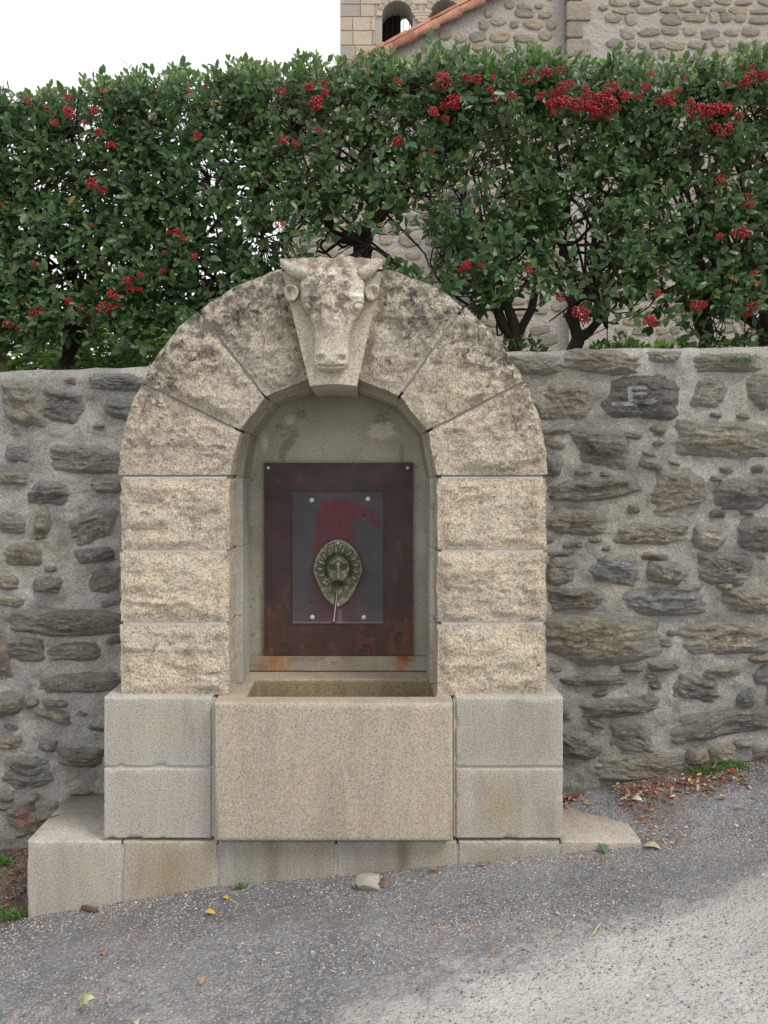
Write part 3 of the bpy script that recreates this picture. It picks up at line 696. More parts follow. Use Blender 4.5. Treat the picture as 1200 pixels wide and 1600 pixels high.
def t2(A, B):
    t = np.ones(A.shape+(3,))
    left = 500-8*sst(780, 850, B)+8*fbm(A*0+1, 0, B*.1, 3, 3); right = 556+14*fbm(A*0+7, 0, B*.08, 3, 5)
    body = sst(left-4, left+3, A)*sst(right+4, right-4, A)*sst(777, 783, B+5*fbm(A*.15, 0, 0, 3, 2))*(1-.65*sst(830, 900, B))
    arm = sst(13, 7, np.abs(B-(800+.0*A))+6*fbm(A*.1, 1, B*.1, 2, 4))*sst(495, 503, A)*sst(578, 572, A)
    leg = sst(7, 3, np.abs(A-(578+(B-800)*.55))+3*fbm(A*.2, 1, B*.2, 2, 4))*sst(795, 800, B)*sst(840, 815, B)
    rim = sst(7, 3, np.abs(np.hypot((A-528)/39, (B-897)/58)*39-39))*.4
    m_ = np.clip(np.maximum.reduce([body, arm, leg, rim]), 0, 1)[..., None]*(.75+.25*fbm(A*.2, 0, B*.2, 3, 11))[..., None]
    t = t*(1-m_)+np.array([2.0,.32,.42])*m_
    edge = sst(4, 1, 974-B)[..., None]; t += edge*np.array([1.5,1.3,1.3])
    low = sst(925, 975, B)[..., None]*.35; t += low*np.array([.9,.6,.7])
    drip = (sst(5, 2, np.abs(A-531))*sst(948, 955, B))[..., None]; t += drip*1.2
    return t
def s2(A, B): return np.clip(sst(900, 970, B)*.15+0*A, 0, 1)
pl2 = plate_grid('steel_plate', (457,599,769,974), .459, .4655, M['steel'], t2, s2, fo, (110,150))
def dome(px, py, y, r_px, parent, h=.006, mat='zinc', name='screw'):
    r = r_px*(y-CY)/F; cx, cz = PX(px, y), PZ(py, y); V = [(cx, y-h, cz)]; n = 14
    for q, rr in ((.85, .5), (.5, .85), (-.6, 1)):
        for k_ in range(n): V.append((cx+math.cos(k_*6.2832/n)*r*rr, y-h*q, cz+math.sin(k_*6.2832/n)*r*rr))
    Fc = [[0, 1+k_, 1+(k_+1) % n] for k_ in range(n)]
    for q in range(2): Fc += [[1+q*n+k_, 1+(q+1)*n+k_, 1+(q+1)*n+(k_+1) % n, 1+q*n+(k_+1) % n] for k_ in range(n)]
    return mk(name, V, Fc, M[mat], parent, True)
for p in [(419,731),(637,731)]: dome(*p, .466, 3.0, pl1)
for p in [(487,781.5),(575,779.5),(488,964.5),(568.5,964.5)]: dome(*p, .459, 4.2, pl2, .008)
for p in [(486,804),(569,804),(528,822),(486,941),(568,941)]: dome(*p, .4595, 2.6, pl2, .001, 'iron', 'empty_hole')

# lion mask
def mask():
    y = .455; sc = (y-CY)/F; cx, cy = 528, 891
    nr, ns = 54, 120
    r = np.linspace(0, 1, nr); th = np.linspace(0, 2*np.pi, ns, endpoint=False); R, T = np.meshgrid(r, th, indexing='ij')
    s = np.sin(T)                # + up
    Hh = np.where(s > 0, 49., 57.); wd = 38.5
    c = np.cos(T)
    rad = 1/np.sqrt((c/wd)**2+(s/Hh)**2)
    rad = rad*np.where(s < 0, 1-.13*np.abs(np.sin(2*T))*(1), 1-.03*np.abs(np.sin(2*T)))
    A = rad*R*c; B = rad*R*s          # px units, B up, relative centre
    fx, fz = A-1, B-4                 # face centre
    rr = np.hypot(fx, fz*.95); ph = np.arctan2(fz, fx)
    h = np.full(A.shape, .010)
    h += .003*sst(.86, .93, R)
    mane = sst(20, 24, rr)*sst(35, 31, np.hypot(fx, fz*.92))
    low = sst(-.9, -.5, np.sin(ph))
    h += mane*(.012+.010*np.cos(ph*17+.10*rr)*1)*low - .012*np.exp(-((rr-20.5)/2.2)**2)*low
    dm = np.clip(1-(fx/19)**2-(fz/23)**2, 0, 1)
    h += .022*dm**.7
    g = lambda ax, az, sx, sz, am: am*np.exp(-((A-ax)/sx)**2-((B-az)/sz)**2)
    h += g(1,1,3.4,8,.010)+g(1,-8,5.5,4.5,.018)                       # nose
    gr = lambda ax, az, sx, sz, am, an: am*np.exp(-(((A-ax)*math.cos(an)+(B-az)*math.sin(an))/sx)**2-((-(A-ax)*math.sin(an)+(B-az)*math.cos(an))/sz)**2)
    h += gr(-9,14,8,2.8,.018,.45)+gr(11,14,8,2.8,.018,-.45)+g(1,22,7,4,.010) # brows
    h -= g(-8,6,5,3.6,.022)+g(10,6,5,3.6,.022); h += g(-8,5.5,2.2,1.8,.008)+g(10,5.5,2.2,1.8,.008)
    h += g(-6,-13,6,4.5,.020)+g(8,-13,6,4.5,.020)+g(-13,-9,4,5,.008)+g(15,-9,4,5,.008)
    h -= g(1,-20,8,3.5,.024)                                      # mouth
    h += g(-17,-20,6,3,.013)+g(19,-20,6,3,.013)                   # whisker curls
    h += g(1,-35,9,8,.006)+g(-11,-29,6,6,.007)+g(13,-29,6,6,.007) # chin beard
    h -= .006*np.exp(-((np.abs(A-1)-6)/1.6)**2)*sst(-24,-28,B)*sst(-46,-40,B)
    X = PX(cx, y)+A*sc; Z = PZ(cy, y)+B*sc; Y = y-h*1.75+.012*(R > .999)
    V = np.stack([X, Y, Z], -1).reshape(-1, 3)
    Fc = [[f[0], f[3], f[2], f[1]] for f in gridF(ns, nr, 0, True)]
    return mk('lion_mask', V, Fc, M['bronze'], fo, True)
lm = mask()
dome(528,848,.437,2.4,lm); dome(528.5,945,.437,2.4,lm)
a, b = Vector(P(528,904,.415)), Vector(P(521,973,.30))
V, Fc = tube_geo([a+Vector((0,.03,.004)), a, a*.6+b*.4, b], .0075, 12, False); V2, F2 = tube_geo([b, b+(a-b).normalized()*.03], .0035, 12, True)
mk('spout', V, Fc, M['pipe'], lm, True); mk('spout_opening', V2, F2, M['iron'], lm, True)

# keystone with carved bull head
KY = -.012
def KQ(*pts): return [(PX(a, KY), PZ(b, KY)) for a, b in pts]
def kp(px, py, y): return Vector(P(px, py, y))
nu, nv = 30, 60
U, W = np.meshgrid(np.linspace(0, 1, nu), np.linspace(0, 1, nv))
Lx = 484+(441-484)*W; Rx = 557+(597-557)*W; Pyb = 603+3*np.sin(U*np.pi)*-1
Pt = 424+0*U; Pyy = Pyb*(1-W)+Pt*W; A = Lx*(1-U)+Rx*U
X = PX(A, KY); Z = PZ(Pyy, KY); Y = KY+.028*np.sin(U*np.pi)*sst(.05, .3, W)+.0025*fbm(X*20, 0, Z*20, 3, 7)
V = np.stack([X, Y, Z], -1).reshape(-1, 3); Fc = gridF(nu, nv)
loop = [i for i in range(nu)] + [j*nu+nu-1 for j in range(1, nv)] + [(nv-1)*nu+i for i in range(nu-2, -1, -1)] + [j*nu for j in range(nv-2, 0, -1)]
b0 = len(V); Bk = V[loop].copy(); Bk[:, 1] = .5; V = np.concatenate([V, Bk]); L = len(loop)
Fc += [[loop[i], b0+i, b0+(i+1) % L, loop[(i+1) % L]] for i in range(L)]; Fc.append([b0+i for i in range(L)][::-1])
ks = mk('keystone', V, Fc, M['granite_carved'], fo, True, (1,1,1), np.clip(sst(PZ(520, 0), PZ(430, 0), V[:, 2])*.35, 0, 1))
ks.data.set_sharp_from_angle(angle=math.radians(35))
# broken wavy slab behind the horns
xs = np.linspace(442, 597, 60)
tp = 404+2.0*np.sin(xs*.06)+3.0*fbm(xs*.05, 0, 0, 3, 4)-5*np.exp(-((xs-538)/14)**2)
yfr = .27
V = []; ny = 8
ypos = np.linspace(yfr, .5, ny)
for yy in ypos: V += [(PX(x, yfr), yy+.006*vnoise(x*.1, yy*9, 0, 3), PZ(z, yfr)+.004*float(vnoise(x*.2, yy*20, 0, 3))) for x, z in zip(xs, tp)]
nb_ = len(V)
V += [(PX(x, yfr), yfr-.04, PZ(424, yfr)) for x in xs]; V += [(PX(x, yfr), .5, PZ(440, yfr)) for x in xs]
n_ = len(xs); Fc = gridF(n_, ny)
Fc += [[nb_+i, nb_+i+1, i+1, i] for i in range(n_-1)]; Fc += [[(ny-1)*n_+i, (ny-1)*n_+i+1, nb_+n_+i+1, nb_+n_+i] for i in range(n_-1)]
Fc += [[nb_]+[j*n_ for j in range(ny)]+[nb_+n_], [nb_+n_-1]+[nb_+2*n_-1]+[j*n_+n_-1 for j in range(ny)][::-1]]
o = mk('broken_top', V, Fc, M['granite_carved'], ks, True, (.86,.83,.82), .8); o.data.set_sharp_from_angle(angle=math.radians(40))  # dark tint and heavy stain paint in the shade of the set-back slab
# head
def head():
    vv = [418,424,432,446,460,470,480,492,506,520,536,550,562,570,576,580,582]
    lw = [34,44,49,49.5,49,49,44,36,29.5,26,25.5,27,28,27,23,14,3]
    rw = [34,44,49,51,52,52,50,42,34,29.5,26.5,27,28,27,23,14,3]
    hh = [.045,.078,.105,.125,.134,.138,.138,.139,.142,.147,.154,.162,.166,.160,.142,.115,.085]
    py = np.concatenate([np.linspace(418, 566, 110), np.linspace(567, 582, 26)])
    ns = 90; th = np.linspace(-1, 1, ns)*np.pi/2
    PYg, T = np.meshgrid(py, th, indexing='ij')
    def sm(a):     # smooth interpolation
        q = np.interp(py, vv, a); kx = np.ones(5)/5; qq = np.convolve(np.pad(q, 2, 'edge'), kx, 'valid'); return qq[:, None]
    l, r, h = sm(lw), sm(rw), sm(hh)
    cxp = np.interp(py, [418,580], [519,517.5])[:, None]
    s, c = np.sin(T), np.cos(T)
    ex = .7
    A = np.where(s < 0, -(np.abs(s)**ex)*l, (np.abs(s)**ex)*r)
    h = h*.64
    D = h*(np.abs(c)**.46)
    B = PYg+0*A
    g = lambda ax, ay, sx, sy, am: am*np.exp(-((A-ax)/sx)**2-((B-ay)/sy)**2)
    # brow ridge, eyes, sunken face flanks, nasal ridge, nostrils, mouth
    D += g(-34,463,14,5,.013)+g(36,463,14,5,.013)-g(-30,470,16,3,.006)-g(30,470,16,3,.006)
    D += g(-40,481,6.5,5.5,.018)+g(42,481,6.5,5.5,.018)
    for ex_, sg in ((-40,1),(42,1)):
        q = np.hypot((A-ex_)/8.5, (B-481)/7.2); D -= .009*np.exp(-((q-1.0)/.16)**2); D += .006*np.exp(-((q-1.35)/.15)**2)
    D += g(0,500,12,34,.012)-g(-20,505,7,22,.008)-g(20,505,7,22,.008)
    D += g(0,440,34,12,.010)
    curls = fbm(A*.16, 0, B*.2, 3, 5)*sst(458, 440, B); D += .008*curls
    D -= g(-17,561,5.5,4.2,.022)+g(17,561,5.5,4.2,.022); D += g(-17,554,9,3.5,.008)+g(17,554,9,3.5,.008)
    D += g(0,562,10,7,.006)
    D -= .012*np.exp(-((B-(573+.004*A*A*-1))/1.6)**2)*sst(24, 16, np.abs(A))
    D += .0016*fbm(A*.4, 0, B*.4, 3, 6)*sst(0, .04, D)
    D = np.maximum(D, -.01)
    X0 = (cxp+A-VX)*(KY-CY)/F; Z0 = CZ-(B-VY)*(KY-CY)/F
    # keep the picture outline while the surface comes forward
    Y = KY+.02-D
    V = np.stack([X0*(1+(Y-KY)/(KY-CY)*.8), Y, (Z0-CZ)*(1+(Y-KY)/(KY-CY)*.8)+CZ], -1).reshape(-1, 3)
    Fc = gridF(ns, len(py)); Fc = [[f[0], f[3], f[2], f[1]] for f in Fc]
    Bf = B.ravel()
    st = np.clip(sst(560, 470, Bf)*1.0*sst(46, 24, np.abs(A.ravel()+5))+.12, 0, 1)
    tn = np.ones((len(st), 3)); q = sst(.45, .6, np.exp(-((A.ravel()-39)/15)**2-((Bf-464)/8)**2)+.25*fbm(A.ravel()*.2, 0, Bf*.2, 3, 4))[:, None]
    tn = tn*(1+q*np.array([.35,.5,.45])); st = st*(1-q[:, 0])
    return mk('bull_head', V, Fc, M['granite_carved'], ks, True, tn, st)
head()
def horn(sg):
    if sg < 0: pts = [(482,429),(470,427),(458,423),(448,417),(441,410),(438,404)]
    else: pts = [(560,430),(570,426),(580,420),(588,414),(594,409),(597,404.5)]
    ys = [-.03,-.035,-.03,-.02,-.012,-.008]; rd = [.027,.026,.023,.018,.012,.003]
    P3 = [kp(a, b, y) for (a, b), y in zip(pts, ys)]
    V, Fc = tube_geo(P3, rd, 14)
    o = mk('horn', V, Fc, M['granite_carved'], ks, True, (.96,.96,.96), .3); m_ = o.modifiers.new('s', 'SUBSURF'); m_.levels = m_.render_levels = 2
def ear(sg):
    cx, cy = (454.5,456) if sg < 0 else (581.5,455)
    n = 24; V = []; rings = [(1.0,-.0),(1.03,.010),(.9,.019),(.66,.014),(.42,.006),(.02,.004)]
    for r, d in rings:
        for k_ in range(n):
            a = 2*math.pi*k_/n
            ex, ez = math.cos(a)*11.5*r, math.sin(a)*(15 if math.sin(a) < 0 else 11)*r
            if sg*ex > 0: ex *= .9+.35*max(0, math.sin(a))
            V.append(tuple(kp(cx+ex, cy-ez, KY-.015-d-(.01 if sg*ex < 0 else 0))))
    Fc = [[f[0], f[3], f[2], f[1]] for f in gridF(n, len(rings), 0, True)]
    V2 = [(v[0], KY+.03, v[2]) for v in V[:n]]; b0 = len(V); V += V2
    Fc += [[b0+k_, k_, (k_+1) % n, b0+(k_+1) % n] for k_ in range(n)]
    o = mk('ear', V, Fc, M['granite_carved'], ks, True, (.88,.86,.84), .35)
for sg in (-1, 1): horn(sg); ear(sg)
for sg, (ex, ey) in ((-1, (479, 481.5)), (1, (560.5, 481))):
    pass

# ------------------------------------------------------------------ church with its rubble gable wall
CHY = 8.0
ch = empty('church', (5, 11, 2), 'rubble stone church with terracotta verge tiles, beyond the hedge', 'church')
def rake(x): return 7.12+(x-.084)*.531
poly = [(-1.14,1.8),(12.5,1.8),(12.5,rake(12.5)),(-1.14,rake(-1.14))]
mk('wall', *prism(poly, CHY, 15), M['cmortar'], ch)
V, Fc = prism([(2.62,1.85),(12.4,1.85),(12.4,13.2),(2.62,rake(2.62)-.1)], CHY-.12, CHY-.001); mk('nave_wall', V, Fc, M['cmortar'], ch)
CT = [(.37,.325,.26),(.35,.31,.25),(.31,.28,.235),(.37,.32,.235),(.28,.255,.22),(.40,.35,.275),(.33,.295,.235),(.27,.25,.215)]
CT_OLD2 = [(.40,.35,.275),(.37,.325,.26),(.31,.285,.245),(.40,.345,.25),(.27,.25,.22),(.43,.375,.29),(.34,.30,.235),(.25,.24,.225)]
CT_OLD = [(.42,.35,.26),(.36,.30,.23),(.30,.265,.215),(.40,.335,.22),(.25,.225,.19),(.46,.385,.28),(.33,.28,.20),(.22,.205,.19)]
variants = []
for q in range(16):
    rs = np.random.default_rng(q); n = 10
    th = np.arange(n)/n*2*np.pi+rs.uniform(-.12, .12, n)
    rad = (np.abs(np.cos(th))**3.2+np.abs(np.sin(th))**3.2)**(-1/3.2)*rs.uniform(.82, 1.06, n)
    V = [(0, -1.05, 0)]
    for r, y in ((.6, -1+.1*rs.uniform(-1, 1)), (.9, -.72), (1, .3)):
        V += [(math.cos(a)*r*b/2, y+.15*rs.uniform(-1, 1)*(r < .95), math.sin(a)*r*b/2) for a, b in zip(th, rad)]
    Fc = [[0, 1+(i+1) % n, 1+i][::-1] for i in range(n)]
    for g_ in range(2): Fc += [[1+g_*n+i, 1+g_*n+(i+1) % n, 1+(g_+1)*n+(i+1) % n, 1+(g_+1)*n+i][::-1] for i in range(n)]
    variants.append(mesh_data('stone', V, Fc, M['cstone'], False, CT[q % 8]))
stones = []
rs = random.Random(5)
z = 8.6
while z > 2.2:
    rh = rs.uniform(.10, .16)
    x = -1.1
    while x < 5.9:
        wd = rs.uniform(.12, .34)
        if z+.05 < rake(x)-.12 and rs.random() < .95 and (x+wd < 2.58 or x > 3.0):
            stones.append((x+wd/2, z+rs.uniform(-.03, .03), wd*rs.uniform(.85, 1.1), rh*rs.uniform(.8, 1.2), rs.uniform(-.16, .16)))
        x += wd+rs.uniform(.0, .03)
    z -= rh+rs.uniform(.0, .03)
vis = [s for s in stones if s[1] > 6.55]; rest = [s for s in stones if s[1] <= 6.55]
rs.shuffle(rest); vis += rest[:max(0, 300-len(vis))]; rest = rest[max(0, 300-len([s for s in stones if s[1] > 6.55])):]
for i, (x, z, wd, hh, an) in enumerate(vis):
    o = bpy.data.objects.new('stone', variants[(i*7) % 16]); COL.objects.link(o); o.parent = ch
    yy = CHY-.12 if x > 2.62 else CHY
    o.location = Vector((x, yy, z))-WL[ch.name]; o.scale = (wd, .022, hh); o.rotation_euler = (0, an, 0)
mb = MB()
for i, (x, z, wd, hh, an) in enumerate(rest):
    me = variants[(i*5) % 16]; yy = CHY-.12 if x > 2.62 else CHY
    A = np.array([v.co[:] for v in me.vertices])*np.array([wd, .022, hh])
    A = np.stack([A[:, 0]*math.cos(an)+A[:, 2]*math.sin(an), A[:, 1], -A[:, 0]*math.sin(an)+A[:, 2]*math.cos(an)], -1)+np.array([x, yy, z])
    mb.add(A, [list(p.vertices) for p in me.polygons], CT[(i*5) % 8])
tag(mb.build('lower_stones', M['cstone'], ch), kind='stuff')
# quoins at the nave corner
z = 8.5; i = 0
while z > 2.2:
    hq = rs.uniform(.2, .3); wq = .30 if i % 2 else .20
    V, Fc = box(2.60-.02, 2.6+wq, CHY-.15, CHY-.0, z-hq+.02, z)
    if z > 6.4: bevel(mk('quoin', V, Fc, M['cstone'], ch, False, CT[(0, 2, 1)[i % 3]]), .02)
    z -= hq; i += 1
# dark buttress seen under the hedge
mb = MB(); z = 2.0; i = 0
while z < 5.2:
    for q in range(2):
        xa = PX(702, 7.7)+q*.14+(.04 if i % 2 and q else 0); V, Fc = box(xa, PX(702, 7.7)+(.14 if not q else .28)+(.04 if i % 2 and not q else 0)-.012, 7.68, 7.99, z, z+.11)
        mb.add(V, Fc, (.13,.135,.15) if (i+q) % 3 else (.17,.17,.18))
    z += .125; i += 1
tag(mb.build('buttress', M['cstone'], ch), kind='stuff')
# roof slab and verge tiles
sl = math.atan(.531)
V, Fc = prism([(-1.35,rake(-1.35)+.03),(12.8,rake(12.8)+.03),(12.8,rake(12.8)+.07),(-1.35,rake(-1.35)+.07)], CHY-.02, 15.2); mk('roof', V, Fc, M['cmortar'], ch)
def tile_mesh(r0, r1, L, seg=8):
    V = []; 
    for (x, r) in ((0, r0), (L, r1)):
        for rr in (r, r-.018):
            for k_ in range(seg+1):
                a = math.pi*k_/seg; V.append((x, -math.cos(a)*rr, math.sin(a)*rr*.8))
    n = seg+1; Fc = []
    for k_ in range(seg): Fc += [[k_, k_+1, 2*n+k_+1, 2*n+k_], [n+k_, 3*n+k_, 3*n+k_+1, n+k_+1], [k_, n+k_, n+k_+1, k_+1], [2*n+k_, 2*n+k_+1, 3*n+k_+1, 3*n+k_]]
    Fc += [[0, 2*n, 3*n, n], [seg, n+seg, 3*n+seg, 2*n+seg]]
    return V, Fc
tv = [mesh_data('roof_tile', *tile_mesh(.058, .092, .38), M['tile'], False, tt) for tt in ((1,1,1),(1.15,1.1,1.1),(.8,.75,.75),(1.1,1.25,1.3))]
for row, (yy, dz, off) in enumerate(((7.93, -.06, 0), (8.03, .045, .2), (8.27, .045, .05), (8.51, .045, .15))):
    s_ = -1.5; i = 0
    while s_ < 6:
        o = bpy.data.objects.new('roof_tile', tv[(i*3+row) % 4]); COL.objects.link(o); o.parent = ch
        x = s_+off; o.location = Vector((x, yy, rake(x)+dz))-WL[ch.name]
        o.rotation_euler = ((.9 if row == 0 else 0)+rs.uniform(-.08, .08), -sl+.06+rs.uniform(-.02, .02), 0)
        s_ += .335*math.cos(sl)*1.0; i += 1

# ------------------------------------------------------------------ bell tower
TY = 16.0
tw = empty('bell_tower', (1.6, 18, 2), 'pale ashlar bell tower with paired arched openings behind the tiled gable', 'tower')
tx0, tx1 = PX(533, TY), PX(533, TY)+4.6
ops = [(PX(597, TY), PX(645, TY), 10.6, PZ(2, TY)), (PX(672, TY), PX(720, TY), 10.6, PZ(0, TY))]   # x0,x1,sill,crown
def wall_arch(x0, x1, z0, z1, ops, y0, y1, seg=12):
    mb = MB(); xs_ = [(x0, None)]
    cur = x0
    for (a, b, sill, cr) in ops:
        mb.add(*box(cur, a, y0, y1, z0, z1)); r = (b-a)/2; cx = (a+b)/2; sp = cr-r
        mb.add(*box(a, b, y0, y1, z0, sill))
        for k_ in range(seg):
            t0, t1 = math.pi-math.pi*k_/seg, math.pi-math.pi*(k_+1)/seg
            xa, xb = cx+r*math.cos(t0), cx+r*math.cos(t1); za, zb = sp+r*math.sin(t0), sp+r*math.sin(t1)
            mb.add(*prism([(xa, za), (xb, zb), (xb, z1), (xa, z1)], y0, y1))
        cur = b
    mb.add(*box(cur, x1, y0, y1, z0, z1)); return mb
wall_arch(tx0, tx1, 1.8, 15.5, ops, TY, TY+.6).build('wall', M['cmortar'], tw)
bo = [(PX(626, 20), PX(645, 20), 12.0, PZ(14, 20))]
wall_arch(tx0, tx1, 1.8, 15.5, bo, TY+3.9, TY+4.5).build('wall', M['cmortar'], tw)
V, Fc = box(tx0, tx0+.6, TY+.601, TY+3.899, 1.8, 15.5); mk('wall', V, Fc, M['cmortar'], tw)
V, Fc = box(tx1-.6, tx1, TY+.601, TY+3.899, 1.8, 15.5); mk('wall', V, Fc, M['cmortar'], tw)
V, Fc = box(tx0+.601, tx1-.601, TY+.601, TY+3.899, 10.0, 10.3); mk('floor', V, Fc, M['cmortar'], tw)
V, Fc = box(tx0-.15, tx1+.15, TY-.15, TY+4.65, 15.5, 15.8); mk('roof', V, Fc, M['tile'], tw)
AT = [(.47,.40,.32),(.42,.36,.29),(.37,.33,.28),(.50,.42,.33),(.44,.35,.27)]
z = 9.2; row = 0; nblk = 0
while z < 13.4:
    hb = rs.uniform(.25, .33); x = tx0-.02
    while x < tx1-.1 and x < 3.4:
        wb = rs.uniform(.28, .5); xe = min(x+wb, tx1+.02)
        for (a, b, sill, cr) in ops:
            if z+hb > sill:
                r = (b-a)/2+.13; sp = cr-(b-a)/2; cx = (a+b)/2
                zz = z+hb*.4
                hw = r if zz < sp else (math.sqrt(max(0, r*r-(zz-sp)**2)))
                if hw > 0:
                    if x < cx-hw < xe: xe = cx-hw-.012
                    if cx-hw <= x < cx+hw: x = cx+hw; xe = x+wb
        if xe-x > .06:
            V, Fc = box(x, xe-.014, TY-.025, TY+.05, z, z+hb-.014); bevel(mk('ashlar_block', V, Fc, M['ashlar'], tw, False, AT[rs.randrange(5)]), .008, 1); nblk += 1
        x = max(xe, x+.05)
    z += hb; row += 1
for (a, b, sill, cr) in ops:
    r = (b-a)/2; cx = (a+b)/2; sp = cr-r; n = 9
    for k_ in range(n):
        t0, t1 = math.pi*k_/n+.02, math.pi*(k_+1)/n-.02
        pl_ = [(cx+q*math.cos(t), sp+q*math.sin(t)) for q, t in ((r, t0), (r, (t0+t1)/2), (r, t1), (r+.13, t1), (r+.13, t0))]
        mk('voussoir', *prism(pl_, TY-.035, TY+.3), M['ashlar'], tw, False, AT[k_ % 5])
xa, xb = ops[0][1], ops[1][0]; xm = (xa+xb)/2; zc = PZ(18, TY)
for (ww, z0_, z1_) in ((.23, zc-.06, zc), (.19, zc-.12, zc-.06), (.15, zc-.2, zc-.12), (.10, zc-.26, zc-.2)):
    V, Fc = box(xm-ww, xm+ww, TY-.06, TY+.4, z0_, z1_); bevel(mk('capital', V, Fc, M['ashlar'], tw, False, AT[0]), .012, 2)
V, Fc = tube_geo([(xm, TY+.12, 10.5), (xm, TY+.12, zc-.2)], .09, 14); mk('column', V, Fc, M['ashlar'], tw, True, AT[3])
for k_ in range(5):
    xx = ops[0][0]+.08+k_*.13
    V, Fc = tube_geo([(xx, TY+.5, 10.6), (xx+.05, TY+.5, 12.3)], .008, 6); mk('iron_bar', V, Fc, M['iron'], tw)
for (p, q) in (((ops[0][0],TY+1.2,11.2),(ops[0][1]+.2,TY+1.2,11.9)),((ops[0][0],TY+1.2,12.0),(ops[0][1]+.2,TY+1.2,11.3)),((ops[0][0]-.2,TY+1,11.7),(ops[0][1]+.4,TY+1,11.7))):
    V, Fc = tube_geo([p, q], .02, 6); mk('bell_frame', V, Fc, M['iron'], tw)

# ------------------------------------------------------------------ hedge shrubs
LEAF_V = np.array([(0,0,0),(.22,.30,.03),(.22,0,-.02),(.22,-.30,.03),(.58,.42,.05),(.58,0,-.02),(.58,-.42,.05),(.85,.22,.01),(.85,-.22,.01),(1,0,-.06)])
LEAF_F = [[0,2,1],[0,3,2],[1,2,5,4],[2,3,6,5],[4,5,7],[5,8,7],[5,6,8],[7,8,9]]
def leaves_geo(Pn, D, N, L, Wd, tints, shape=LEAF_V, faces=LEAF_F):
    Pn, D, N = map(lambda a: np.asarray(a, float), (Pn, D, N))
    D = D/np.linalg.norm(D, axis=1, keepdims=True); Sd = np.cross(N, D); Sd /= np.linalg.norm(Sd, axis=1, keepdims=True)+1e-9
    Nn = np.cross(D, Sd)
    k_ = len(shape)
    V = Pn[:, None, :] + shape[None, :, 0:1]*(D*L[:, None])[:, None, :] + shape[None, :, 1:2]*(Sd*Wd[:, None])[:, None, :] + shape[None, :, 2:3]*(Nn*L[:, None])[:, None, :]
    n = len(Pn); Fc = []
    for i in range(n):
        o_ = i*k_
        Fc += [[a+o_ for a in f] for f in faces]
    T = np.repeat(np.asarray(tints, float), k_, 0)
    return V.reshape(-1, 3), Fc, T, (D, Sd, Nn)
GREENS = [(.043,.086,.034),(.054,.104,.042),(.066,.122,.050),(.034,.070,.029),(.084,.142,.060),(.048,.094,.043)]
GREENS_OLD = [(.028,.066,.034),(.036,.080,.040),(.042,.092,.048),(.024,.056,.030),(.052,.10,.05),(.034,.076,.045)]
leafvar = []
for q in range(8):
    sh = LEAF_V.copy(); sh[:, 1] *= .58*(.9+.03*q); sh[:, 2] *= (.5+.35*q)
    leafvar.append(mesh_data('leaf', sh*np.array([1, 1, 1]), LEAF_F, M['leaf'], True, (GREENS+[(.06,.125,.05),(.085,.125,.05)])[q]))
BY = .95
def hp(px, py, Y=BY): return np.array(P(px, py, Y))
TOPX = [-400,0,60,130,200,300,400,500,600,700,800,900,1000,1100,1160,1200,1600]
TOPY = [180,184,174,166,150,136,126,122,118,116,116,120,120,120,110,106,104]
# px positions (in the photograph) where the hedge is thin: x, y, rx, ry, strength
HOLES = [(382,300,16,50,.5),(412,392,22,24,.8),(820,420,70,50,.55),(900,440,45,75,.6),(640,365,60,40,.5),(750,330,60,60,.45),(445,360,25,35,.7),(560,385,75,30,1.0),(500,395,60,22,.95),(650,350,40,30,.7),(640,400,60,30,.95),(585,300,45,40,.45),
 (700,450,60,45,.8),(760,300,55,55,.6),(800,230,70,45,.45),(840,500,70,45,.95),(770,520,40,40,1.0),(900,370,34,60,.85),(905,320,20,30,.7),(1000,500,50,40,.8),(960,440,40,40,.45),(930,530,140,24,1),
 (130,425,32,30,.8),(110,450,26,36,.55),(70,560,80,26,.8),(190,540,70,30,.6),(300,440,30,30,.5),(60,205,25,14,.5),(215,195,30,12,.4),(265,285,18,16,.4),(1060,450,40,50,.45),(1130,515,80,25,.8),(700,300,26,40,.4),(1090,310,50,60,.3)]
def keep(px, py):
    p = .62+.38*float(sst(-.35, .1, vnoise(px*.022, py*.022, 0, 91)+.4*vnoise(px*.06, py*.06, 0, 92)))
    for (x, y, rx, ry, s_) in HOLES:
        q = ((px-x)/rx)**2+((py-y)/ry)**2
        if q < 1.6: p *= 1-s_*float(sst(1.6, .5, q))
    if py > 470: p *= 1-.55*min(1, (py-470)/90)
    return p
SH = [  # base px, lo px, hi px, label
 (-150,-420,0,'dense green berry shrub beyond the left edge of the hedge'),
 (100,0,215,'leftmost hedge shrub in view, low red berry clusters and leaves down to the wall'),
 (300,215,405,'hedge shrub left of the arch, sparse berries and sky showing through'),
 (562,405,690,'hedge shrub with forked dark trunk right behind the bull head'),
 (800,690,840,'hedge shrub with two leaning stems just right of the arch'),
 (885,840,985,'hedge shrub with slanting stem and heavy red berries along its top'),
 (1100,985,1120,'hedge shrub above the white painted stone, berries hanging low'),
 (1185,1120,1270,'rightmost hedge shrub in view with a raised leafy top corner'),
 (1400,1270,1600,'hedge shrub beyond the right edge of the row')]
